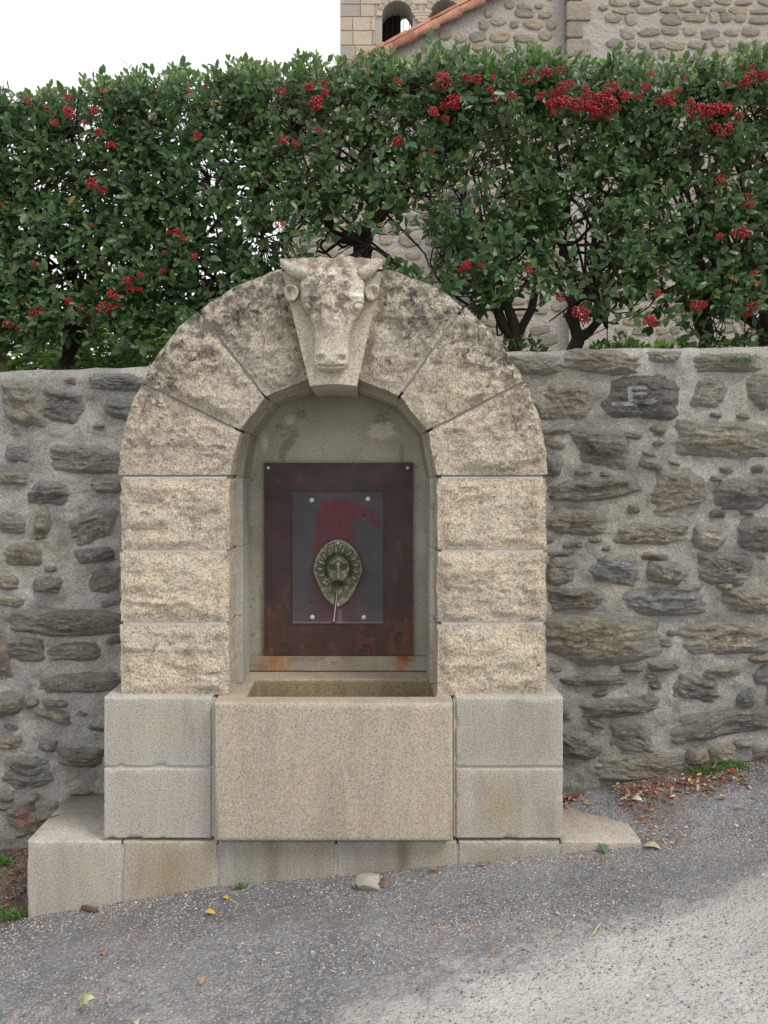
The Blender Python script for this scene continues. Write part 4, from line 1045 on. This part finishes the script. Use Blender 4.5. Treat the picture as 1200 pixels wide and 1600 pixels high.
BER = [(107,153,18),(43,157,15),(20,158,10),(107,177,22),(85,192,16),(130,192,12),(147,174,18),(155,207,18),(173,227,18),(308,212,18),(322,134,10),(295,143,12),(245,143,8),(160,141,10),(143,287,26),(277,362,18),(285,373,18),(265,363,12),(302,401,18),(257,394,10),(254,424,12),(53,414,14),(199,439,20),(203,453,20),(178,462,24),(166,481,30),(143,490,18),(125,487,10),(109,473,20),(53,490,20),(15,506,26),(32,513,20),(73,170,12),(142,353,9),(2,320,8),(398,272,10),
 (483,135,22),(493,162,28),(508,145,18),(440,142,16),(498,203,16),(441,218,24),(623,220,22),(622,127,16),(695,127,32),(707,158,28),(678,175,22),(437,350,18),(674,236,12),(729,414,20),(420,277,7),(743,122,14),(746,125,20),(777,156,14),(819,125,12),(833,127,12),(852,114,22),(879,137,24),(883,160,30),(906,164,28),(917,147,22),(954,139,28),(950,162,34),(979,150,18),(998,152,16),(1008,135,18),(1015,116,14),(1046,150,24),(1071,120,10),(1079,160,18),(1100,172,26),(1117,172,30),(1133,172,24),(1133,202,30),(1171,122,26),(1196,118,16),(1158,101,10),(1175,104,12),(1125,283,20),(1167,305,12),(1171,321,18),(1162,363,26),(1124,369,16),(1177,427,14),(1183,443,16),(1175,479,24),(1087,478,26),(1027,458,18),(1015,502,26),(907,487,30),(876,466,18),(728,416,20),(826,422,16),(846,150,18),(856,162,14),(1135,131,12),(765,140,16),(800,150,18),(865,175,16),(930,175,20),(1060,140,12)]
def ico():
    bm = bmesh.new(); bmesh.ops.create_icosphere(bm, subdivisions=1, radius=1); V = np.array([v.co[:] for v in bm.verts]); Fc = [[v.index for v in f.verts] for f in bm.faces]; bm.free(); return V, Fc
ICV, ICF = ico()
bervar = []
for q in range(6):
    rb = np.random.default_rng(40+q); mb = MB()
    for i in range(52):
        v = rb.normal(size=3); v /= np.linalg.norm(v); v *= rb.uniform(.3, 1)**.5; v *= np.array([.5, .38, .33]); 
        mb.add(ICV*.066*rb.uniform(.85, 1.15)+v, ICF, np.array([1,1,1])*rb.uniform(.65, 1.15))
    bervar.append(mesh_data('berry_cluster', np.concatenate(mb.V), mb.F, M['berry'], True, np.concatenate(mb.T)))
def wobble(a, b, n, amt, rg):
    a, b = np.array(a), np.array(b); pts = []
    off1, off2 = rg.normal(size=3)*amt, rg.normal(size=3)*amt
    for i in range(n):
        t = i/(n-1); pts.append(a*(1-t)+b*t+off1*math.sin(math.pi*t)+off2*math.sin(2*math.pi*t)*.5+rg.normal(size=3)*amt*.12*(0 < i < n-1))
    return pts
for si, (bpx, lo, hi, lab) in enumerate(SH):
    rg = np.random.default_rng(100+si)
    gz = walltop(PX(bpx, BY))+.03
    base = np.array([PX(bpx, BY+.1), BY+.1, gz])
    sh = empty('berry_shrub', tuple(base), lab, 'shrub', 'berry shrubs of the hedge on the wall')
    bx = hi-lo; inframe = hi > -5 and lo < 1205
    # trunk stems
    stems = []
    if bpx == 562: tg = [(520,320),(640,300),(600,240)]
    elif bpx == 800: tg = [(735,420),(775,400),(820,330)]; 
    elif bpx == 885: tg = [(935,470),(925,380),(880,300)]
    else: tg = [(bpx-bx*.25, 400), (bpx+bx*.22, 380), (bpx+rg.uniform(-20, 20), 330)]
    limbs = []
    if bpx == 562:
        fork = hp(566, 372, BY+.1); pts = [base, base*.5+fork*.5+np.array([.01,0,0]), fork]
        V, Fc = tube_geo(pts, [.055,.048,.045], 10); mk('trunk', V, Fc, M['bark'], sh, True); starts = [fork]*3; r0 = .036
    else:
        fk = base+np.array([.02*(1 if bpx != 885 else 3), 0, .10]); V, Fc = tube_geo([base-np.array([0,0,.05]), fk], [.042,.036], 10); mk('trunk', V, Fc, M['bark'], sh, True); starts = [fk]*3; r0 = .030
    for k_, (tx_, ty_) in enumerate(tg):
        e = hp(tx_, ty_, BY+rg.uniform(-.1, .25)); pts = wobble(starts[k_], e, 9, .05, rg)
        V, Fc = tube_geo(pts, np.linspace(r0*(1 if k_ < 2 else .8), .013, 9), 8); mk('branch', V, Fc, M['bark'], sh, True); limbs.append((pts, .013))
    mb = MB(); second = []
    for k_ in range(40):
        pts0 = limbs[rg.integers(3)][0]; s0 = pts0[rg.integers(3, 9)]
        px = rg.uniform(lo-15, hi+15); tpy = np.interp(px, TOPX, TOPY); py = tpy+25+(500-tpy)*rg.uniform(0, .95)
        e = hp(px, py, BY+rg.uniform(-.22, .42)); pts = wobble(s0, e, 8, .06, rg); second.append(pts)
        V, Fc = tube_geo(pts, np.linspace(.010, .0035, 8), 5, False); mb.add(V, Fc)
    S2 = np.array([p for s_ in second for p in s_[2:]])
    # twig tips
    TP, TD, cnt = [], [], 0
    target = int((hi-lo)*(5.0 if hi <= 410 else 3.7)*(1 if inframe else .35))
    tries = 0
    while len(TP) < target and tries < target*6:
        tries += 1
        px = rg.uniform(lo-12, hi+12); tpy = float(np.interp(px, TOPX, TOPY))
        q = rg.random()
        tpy += 9*float(vnoise(px*.03, 0, 0, 93))
        if q < .05: py = tpy+rg.uniform(-14, 6)
        elif q < .14: py = tpy+rg.uniform(6, 34); Y = BY+rg.uniform(-.28, .5)
        elif q < .72: py = tpy+(555-tpy)*rg.random(); Y = BY-.26+abs(rg.normal())*.09+.05*float(vnoise(px*.02, py*.02, 0, 5))
        else: py = tpy+20+(540-tpy)*rg.random(); Y = BY+rg.uniform(-.1, .5)
        if rg.random() > keep(px, py): continue
        p = hp(px, py, Y); X_, Z_ = p[0], p[2]
        if Z_ < walltop(X_)+.04: continue
        TP.append((X_, Y, Z_)); upw = q < .12
        d_ = np.array([rg.normal()*.45, -.75+rg.normal()*.3, .25+rg.normal()*.45]) if not upw else np.array([rg.normal()*.35, -.25+rg.normal()*.3, 1.0])
        TD.append(d_/np.linalg.norm(d_)); 
    Lp, Ld, Ln, Ll, Lt = [], [], [], [], []
    for (p, d_) in zip(TP, TD):
        p = np.array(p); dd = S2-p; near = S2[np.argmin((dd**2).sum(1))]
        tl = (.09+.07*rg.random())*(.6 if d_[2] > .75 else 1)
        if np.linalg.norm(near-p) < .6:
            V, Fc = tube_geo(wobble(near, p, 4, .02, rg), [.0035,.003,.0022,.0018], 3, False); mb.add(V, Fc, (1.2,1.1,1))
        tip = p+d_*tl; V, Fc = tube_geo([p, tip], [.002,.001], 3, False); mb.add(V, Fc)
        nl = rg.integers(6, 10); top_ = d_[2] > .75
        for j in range(nl):
            f = j/nl; pos = p+d_*tl*f
            a = j*2.4+rg.uniform(-.4, .4)
            s1_ = np.cross(d_, (0,0,1.)); s1_ /= np.linalg.norm(s1_)+1e-6; s2_ = np.cross(s1_, d_)
            out = s1_*math.cos(a)+s2_*math.sin(a)
            ld = out*(1-.4*f)+d_*(.35+.8*f)+np.array([0,0,-.22+.3*top_])
            nn = np.array([0,-.95,.45])+d_*.4+rg.normal(size=3)*.36
            Lp.append(pos); Ld.append(ld); Ln.append(nn); Ll.append(rg.uniform(.034, .070)*(1-.3*(f > .75))*(.8 if top_ else 1))
            g_ = np.array(GREENS[rg.integers(6)])*rg.uniform(.7, 1.35)
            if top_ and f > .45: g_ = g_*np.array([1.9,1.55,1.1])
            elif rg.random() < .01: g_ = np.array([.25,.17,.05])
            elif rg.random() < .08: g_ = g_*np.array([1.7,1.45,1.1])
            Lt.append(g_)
    tag(mb.build('twigs', M['bark'], sh, True), kind='stuff')
    Lp, Ld, Ln, Ll, Lt = map(np.array, (Lp, Ld, Ln, Ll, Lt)); Ll = Ll.astype(float)
    Wd = Ll*np.array([rg.uniform(.50, .66) for _ in Ll])
    V, Fc, T, (D_, S_, N_) = leaves_geo(Lp, Ld, Ln, Ll, Wd, Lt)
    sel = np.zeros(len(Lp), bool)
    if inframe: sel[np.argsort(Lp[:, 1]+rg.uniform(0, .05, len(Lp)))[:300]] = True
    keepi = np.where(~sel)[0]; k_ = len(LEAF_V)
    Vr = V.reshape(-1, k_, 3)[keepi].reshape(-1, 3); Tr = T.reshape(-1, k_, 3)[keepi].reshape(-1, 3)
    Fr = [[a+i*k_ for a in f] for i in range(len(keepi)) for f in LEAF_F]
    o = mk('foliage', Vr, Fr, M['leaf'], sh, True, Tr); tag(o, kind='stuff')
    for i in np.where(sel)[0]:
        top_ = Lt[i][0] > .07
        o = bpy.data.objects.new('leaf', leafvar[(6+i % 2) if top_ else int(i % 6)]); COL.objects.link(o); o.parent = sh
        R3 = Matrix((D_[i], S_[i], N_[i])).transposed()
        mw = Matrix.Translation(Vector(Lp[i])-WL[sh.name]) @ R3.to_4x4() @ Matrix.Diagonal((Ll[i], Ll[i], Ll[i], 1)); o.matrix_local = mw
    for bi, (px, py, s_) in enumerate(BER):
        if lo <= px < hi:
            Y = BY-.38+.04*rg.random() if py > 205 else BY-.41+.04*rg.random()
            if py > 470: Y += .03
            for rep in range(1 if s_ < 20 else (2 if py > 200 or px < 680 else 4)):
                o = bpy.data.objects.new('berry_cluster', bervar[(bi+rep) % 6]); COL.objects.link(o); o.parent = sh
                q = s_*(.0030 if rep == 0 else .0021); o.scale = (q, q, q)
                o.location = Vector(P(px+min(rep, 1)*rg.uniform(-24, 24), py+min(rep, 1)*rg.uniform(-9, 12), Y+.04*rg.random()*min(rep, 1)))-WL[sh.name]; o.rotation_euler = (rg.uniform(-.3, .3), rg.uniform(-.3, .3), rg.uniform(-3, 3))

# low bushes beyond the hedge
def bush(px, Y, hgt, wid, lab, cols, seed):
    rg = np.random.default_rng(seed); cx = PX(px, Y); cz = 2.12
    e = empty('garden_bush', (cx, Y, cz), lab, 'bush', 'bushes beyond the hedge')
    n = 2600; v = rg.normal(size=(n, 3)); v /= np.linalg.norm(v, axis=1, keepdims=True); rad = rg.uniform(.35, 1, n)**.4
    lump = 1+.3*vnoise(v[:, 0]*2.5+seed, v[:, 1]*2.5, v[:, 2]*2.5, 4)
    Pn = v*(rad*lump)[:, None]*np.array([wid/2, wid/2*.7, hgt/2])+np.array([cx, Y, cz+hgt/2])
    D = v+rg.normal(size=(n, 3))*.6; N = np.array([0,-.3,1])+rg.normal(size=(n, 3))*.5
    L_ = rg.uniform(.06, .11, n); T_ = np.array(cols)[rg.integers(len(cols), size=n)]*rg.uniform(.7, 1.3, (n, 1))
    V, Fc, T, _ = leaves_geo(Pn, D, N, L_, L_*.5, T_)
    tag(mk('foliage', V, Fc, M['weed'], e, True, T), kind='stuff')
    mb = MB()
    for k_ in range(6):
        tip = np.array([cx+rg.normal()*wid*.2, Y+rg.normal()*.1, cz+hgt*.7]); V, Fc = tube_geo(wobble((cx, Y, cz-.05), tip, 5, .05, rg), np.linspace(.03, .01, 5), 6); mb.add(V, Fc)
    mb.build('stem', M['bark'], e, True)
YG = [(.10,.17,.04),(.14,.20,.05),(.08,.14,.03)]; DG = [(.04,.08,.03),(.06,.10,.035)]
bush(15, 3.2, .75, 1.5, 'yellow green bush glimpsed through the hedge bottom at far left', YG, 1)
bush(170, 3.6, .85, 1.4, 'bright bush behind the leftmost shrub trunk', YG, 2)
bush(300, 3.3, .6, 1.2, 'dark green bush low behind the arch left shoulder', DG, 3)
bush(470, 4.2, 1.25, 1.4, 'light bush behind the bull horns', YG, 4)
bush(-130, 4, 1.3, 2.2, 'tall green bush left of the framed view', DG, 5)
bush(1000, 5.2, .75, 1.6, 'grassy bush in front of the church wall', YG, 6)

# ivy and weeds along the top of the wall
rg = np.random.default_rng(77); n = 3300
px = rg.uniform(-200, 1400, n); Y = rg.uniform(.80, 1.15, n)
Xp = PX(px, Y); tuft = np.clip(.5+fbm(Xp*4, 0, 0, 3, 9)*1.2, .1, 1)
Zp = walltop(Xp)+.0+rg.random(n)*.13*tuft
D = rg.normal(size=(n, 3))*.8+np.array([0,-.3,.5]); N = rg.normal(size=(n, 3))*.5+np.array([0,-.5,.6])
L_ = rg.uniform(.022, .045, n); cols = np.array([(.05,.10,.03),(.08,.15,.04),(.035,.07,.03),(.12,.18,.05)])[rg.integers(4, size=n)]
V, Fc, T, _ = leaves_geo(np.stack([Xp, Y, Zp], -1), D, N, L_, L_*.7, cols)
tag(mk('ground_cover', V, Fc, M['weed'], None, True, T), 'low ivy and weeds on the soil along the top of the wall', 'ground cover', None, 'stuff')

def tuft(name, px, py, Y, n, hgt, spread, cols, lab, cat, grp=None, droop=0, wdt=.12, zg=None):
    rg = np.random.default_rng(int(px*7+py)); x, z = PX(px, Y), PZ(py, Y)
    if zg is not None: z = zg
    Pn = np.array([x, Y, z])+rg.normal(size=(n, 3))*np.array([spread*.5, spread*.2, .002])
    D = rg.normal(size=(n, 3))*np.array([.7, .5, .25])+np.array([0, -.25, .8-droop]); N = rg.normal(size=(n, 3))+np.array([0,-1,.4])
    L_ = rg.uniform(.5, 1, n)*hgt
    V, Fc, T, _ = leaves_geo(Pn, D, N, L_, L_*wdt, np.array(cols)[rg.integers(len(cols), size=n)])
    o = mk(name, V, Fc, M['weed'], None, True, T, origin='b'); tag(o, lab, cat, grp); return o
GR = [(.09,.20,.04),(.12,.26,.06),(.06,.14,.03)]
def gz(px, Y): return float(G(PX(px, Y), Y))-.002
tuft('grass_tuft', 1098, 1205, .44, 130, .05, .07, GR, 'bright green grass tuft at the foot of the wall, left one under the tan stone', 'grass tuft', 'grass tufts at the wall foot', wdt=.14, zg=gz(1098,.44))
tuft('grass_tuft', 1145, 1200, .44, 130, .045, .09, GR, 'bright green grass tuft at the wall foot nearest the right edge', 'grass tuft', 'grass tufts at the wall foot', wdt=.14, zg=gz(1145,.44))
tuft('grass_tuft', 25, 1432, .02, 140, .05, .06, GR, 'green grass tuft beside the left end of the base step', 'grass tuft', 'grass tufts at the wall foot', wdt=.14, zg=gz(22,.02))
tuft('grass_tuft', 4, 1330, .38, 90, .05, .05, GR, 'small green weed in the soil at the left edge', 'grass tuft', 'grass tufts at the wall foot', wdt=.2, zg=gz(4,.38))
tuft('small_weed', 376, 1404, -.035, 30, .03, .03, GR, 'tiny green weed growing at the foot of the base blocks', 'weed', wdt=.3, zg=gz(376,-.035))
tuft('blue_green_plant', 1158, 560, .47, 150, .045, .10, [(.13,.22,.17),(.16,.26,.20),(.10,.18,.13)], 'feathery blue green plant hanging over the wall top at right', 'plant', droop=.9, wdt=.1)

# ------------------------------------------------------------------ litter on the ground
OCT = np.array([(1,0,0),(-1,0,0),(0,1,0),(0,-1,0),(0,0,1),(0,0,-1)], float); OCF = [[0,2,4],[2,1,4],[1,3,4],[3,0,4],[2,0,5],[1,2,5],[3,1,5],[0,3,5]]
def scatter(n, cols, smin, smax, dens, seed, flat=.6):
    rg = np.random.default_rng(seed); Pn = []
    x = rg.uniform(-1.95, 2.1, n*6); y = rg.uniform(-1.15, .48, n*6)
    m_ = rg.random(n*6) < dens(x, y); inside = (x > -1.34) & (x < 1.075) & (y > -.003)
    m_ &= ~inside
    x, y = x[m_][:n], y[m_][:n]; k_ = len(x); s_ = rg.uniform(smin, smax, k_)*rg.uniform(.6, 1, k_)
    z = G(x, y)+.0035*fbm(x*22, y*22, 0, 3, 9)+s_*.25
    a = rg.uniform(0, 6.28, k_); J = OCT[None]*rg.uniform(.6, 1.25, (k_, 6, 1))
    J = J*np.array([1, .75, flat])*s_[:, None, None]
    ca, sa = np.cos(a)[:, None], np.sin(a)[:, None]
    Vx = J[..., 0]*ca-J[..., 1]*sa+x[:, None]; Vy = J[..., 0]*sa+J[..., 1]*ca+y[:, None]; Vz = J[..., 2]+z[:, None]
    V = np.stack([Vx, Vy, Vz], -1).reshape(-1, 3); Fc = (np.array(OCF)[None]+(np.arange(k_)*6)[:, None, None]).reshape(-1, 3)
    T = np.repeat(np.array(cols)[rg.integers(len(cols), size=k_)]*rg.uniform(.75, 1.2, (k_, 1)), 6, 0)
    return V, Fc, T
def dens1(x, y):
    nz_ = fbm(x*3, y*5, 0, 4, 21)
    edge = np.exp(-(np.abs(y+.05)/.10)) ; pale_ = sst(-.1, .5, x-(.02+(y+.94)*2.35))
    return np.clip(.25+.75*edge+.9*nz_, .03, 1)*(1-.8*pale_)+.25*sst(.2, .4, y)
def dens2(x, y):
    nz_ = fbm(x*2.5+9, y*4, 0, 4, 22); return np.clip(.1+1.7*np.maximum(nz_-.05, 0)+.7*np.exp(-np.abs(y+.04)/.06)+.5*np.exp(-((x-.55)/.35)**2-((y+.42)/.12)**2), 0, 1)
V, Fc, T = scatter(21000, [(.50,.49,.46),(.33,.32,.31),(.20,.20,.21),(.12,.12,.13),(.42,.38,.32),(.16,.16,.18)], .0016, .0066, dens1, 3)
tag(mk('gravel', V, Fc, M['pebble'], None, False, T), 'loose grey and white gravel chips strewn over the asphalt', 'gravel', None, 'stuff')
V, Fc, T = scatter(12000, [(.50,.40,.28),(.40,.24,.15),(.28,.12,.08),(.55,.48,.36),(.32,.20,.10)], .0025, .006, dens2, 4, .35)
tag(mk('plant_litter', V, Fc, M['pebble'], None, False, T), 'tan and reddish crumbs of dry plant litter on the asphalt', 'litter', None, 'stuff')
def dens3(x, y): return 1.0*((x > 1.0) & (x < 1.45) & (y > .08) & (y < .48))*np.exp(-np.abs(x-1.12-.15*0)/.12)+.02*(y > -.5)*(x > 0)
V, Fc, T = scatter(420, [(.42,.02,.03),(.5,.04,.05),(.35,.02,.02)], .003, .006, dens3, 5, .8)
tag(mk('fallen_berries', V, Fc, M['pebble'], None, False, T), 'small fallen red berries strewn right of the base step', 'berries', None, 'stuff')
# leaf litter pile along the wall foot right of the pedestal
rg = np.random.default_rng(9); n = 420
xs_ = rg.uniform(.78, 1.62, n); ys_ = .45-np.abs(rg.normal(size=n))*.06-.12*(xs_ > 1.08)*rg.random(n)
zs_ = np.where((xs_ < 1.07), .166, G(xs_, ys_)+.004)+rg.random(n)*.018
D = rg.normal(size=(n, 3))*np.array([1, 1, .25]); N = rg.normal(size=(n, 3))*.4+np.array([0,0,1]); L_ = rg.uniform(.012, .035, n)
cols = np.array([(.30,.16,.08),(.42,.28,.14),(.20,.09,.05),(.50,.40,.22),(.30,.06,.05)])[rg.integers(5, size=n)]
V, Fc, T, _ = leaves_geo(np.stack([xs_, ys_, zs_], -1), D, N, L_, L_*.5, cols)
tag(mk('leaf_litter', V, Fc, M['dry'], None, True, T), 'brown dry leaf litter heaped at the wall foot right of the fountain', 'leaf litter', None, 'stuff')
n = 300
ys_ = rg.uniform(-.06, .46, n); xs_ = 1.09+np.abs(rg.normal(size=n))*.11-.0*ys_; xs_ = np.where((xs_ < 1.075) & (ys_ > 0), 1.09, xs_)
zs_ = G(xs_, ys_)+.004+rg.random(n)*.012
D = rg.normal(size=(n, 3))*np.array([1, 1, .25]); N = rg.normal(size=(n, 3))*.4+np.array([0,0,1]); L_ = rg.uniform(.006, .020, n)
cols = np.array([(.36,.22,.12),(.48,.36,.20),(.24,.11,.07),(.55,.47,.30),(.34,.05,.05)])[rg.integers(5, size=n)]
V, Fc, T, _ = leaves_geo(np.stack([xs_, ys_, zs_], -1), D, N, L_, L_*.5, cols)
tag(mk('leaf_litter', V, Fc, M['dry'], None, True, T), 'tan and red crumbled leaf litter along the end of the right step', 'leaf litter', None, 'stuff')
xs_ = rg.uniform(-1.85, -1.36, 260); ys_ = rg.uniform(.0, .45, 260); zs_ = G(xs_, ys_)+.004+rg.random(260)*.01
D = rg.normal(size=(260, 3))*np.array([1, 1, .25]); N = rg.normal(size=(260, 3))*.4+np.array([0,0,1]); L_ = rg.uniform(.012, .04, 260)
V, Fc, T, _ = leaves_geo(np.stack([xs_, ys_, zs_], -1), D, N, L_, L_*.5, np.array([(.16,.08,.05),(.28,.17,.09),(.10,.06,.04)])[rg.integers(3, size=260)])
tag(mk('leaf_litter', V, Fc, M['dry'], None, True, T), 'dark brown leaf litter on the soil left of the base step', 'leaf litter', None, 'stuff')

def onground(px, py):
    # where the ray of this pixel meets the sloping ground
    Y = 0.0
    for _ in range(30):
        x = PX(px, Y); z = float(G(x, Y)); Y = CY+(CZ-z)*F/(py-VY)
    return x, Y, z
DL = [(352,1404,.030,(.62,.42,.04),'small bright yellow fallen leaf at the foot of the base, upper of two'),
 (343,1430,.045,(.60,.38,.10),'narrow orange yellow fallen leaf lying on the asphalt, lower of two'),
 (133,1582,.075,(.50,.50,.24),'pale green yellow fallen leaf near the bottom left corner'),
 (221,1595,.04,(.55,.50,.35),'straw coloured leaf at the bottom edge left'),
 (687,1359,.05,(.36,.18,.08),'orange brown dry leaf under the right end of the trough'),
 (749,1352,.035,(.34,.16,.08),'small rust brown leaf under the right pedestal'),
 (594,1385,.07,(.22,.11,.08),'dark reddish dry leaf beside the loose pale rock'),
 (950,1322,.075,(.40,.34,.22),'curled tan leaf against the front of the right step'),
 (1008,1318,.07,(.50,.42,.30),'pale broad leaf at the corner of the right step'),
 (955,1336,.06,(.10,.20,.09),'green leaf lying in front of the right step'),
 (991,1250,.055,(.60,.60,.45),'cream coloured leaf right of the litter on the right step'),
 (1165,1262,.04,(.38,.30,.18),'beige leaf on the asphalt near the right edge'),
 (163,1490,.03,(.40,.22,.12),'tiny rusty leaf on the asphalt at left'),
 (316,1542,.03,(.42,.25,.14),'tiny copper leaf near the sandy patch')]
for i, (px, py, s_, col_, lab) in enumerate(DL):
    x, y, z = onground(px, py); rg = np.random.default_rng(i+500)
    if y > -.01 and x < 1.09: y = -.02; z = float(G(x, y))
    D = np.array([[rg.normal(), rg.normal()*.6, .12]]); N = np.array([[rg.normal()*.25, -.25, 1.]])
    sh_ = LEAF_V.copy(); sh_[:, 2] = sh_[:, 2]*2+.08*np.sin(sh_[:, 0]*3)+.03*(sh_[:, 1] > 0)
    V, Fc, T, _ = leaves_geo(np.array([[x-.3*s_, y, z+.006]]), D, N, np.array([s_]), np.array([s_*.6]), [col_], sh_)
    o = mk('fallen_leaf', V, Fc, M['dry'], None, True, T, origin='b'); tag(o, lab, 'leaf', 'fallen leaves on the lane')
    sm_ = o.modifiers.new('thickness', 'SOLIDIFY'); sm_.thickness = .0008
# loose rock
x, y, z = onground(577, 1386); y = min(y, -.04)
bm = bmesh.new(); bmesh.ops.create_icosphere(bm, subdivisions=4, radius=1); V = np.array([v.co[:] for v in bm.verts]); Fc = [[v.index for v in f.verts] for f in bm.faces]; bm.free()
V = V*(1+.28*fbm(V[:, 0]*1.2, V[:, 1]*1.2, V[:, 2]*1.2+3, 3, 5)[:, None]+.07*ridged(V[:, 0]*4, V[:, 1]*4, V[:, 2]*4, 2, 7)[:, None])
for (nx_, ny_, nz_, dd_) in ((.6,-.5,.6,.62),(-.7,-.4,.5,.66),(.1,-.9,.3,.7),(0,.2,1,.6),(-.2,-.8,-.5,.7),(.9,-.1,.1,.75)):
    nn_ = np.array((nx_, ny_, nz_)); nn_ = nn_/np.linalg.norm(nn_); q_ = V@nn_; V = V-np.maximum(q_-dd_, 0)[:, None]*nn_*.92
V = V*np.array([.052, .042, .038])+np.array([x, y-.01, z+.026])
tag(mk('loose_rock', V, Fc, M['pebble'], None, True, (.36,.32,.27), origin='b'), 'pale angular loose rock on the ground below the trough', 'rock')
def stick(px, py, dx, dy, L_, r, lab, col_=(.12,.07,.05), lift=0, yc=None):
    x, y, z = onground(px, py)
    if yc is not None: y = yc; z = float(G(x, y)) if lift == 0 else lift
    rg = np.random.default_rng(int(px)); d_ = Vector((dx, dy, dx*.137)).normalized()*L_/2; c_ = Vector((x, y, z+r*.9))
    V, Fc = tube_geo(wobble(c_-d_, c_+d_, 7, L_*.02, rg), [r*.8, r, r*.95, r, r*.9, r, r*.8], 9)
    tag(mk('stick', V, Fc, M['dry'], None, True, col_, origin='b'), lab, 'stick', 'sticks on the ground')
stick(140, 1424, .9, -.6, .085, .010, 'short thick brown stick in front of the left step')
stick(868, 1224, 1, .05, .17, .011, 'dark brown stick lying at the wall foot behind the right step', yc=.43, lift=.17)
stick(930, 1456, .35, .5, .11, .003, 'thin straw coloured twig on the asphalt at right', (.50,.42,.28))
stick(135, 1280, 1, .5, .14, .0025, 'thin dark twig on top of the left step', yc=.2, lift=.166)
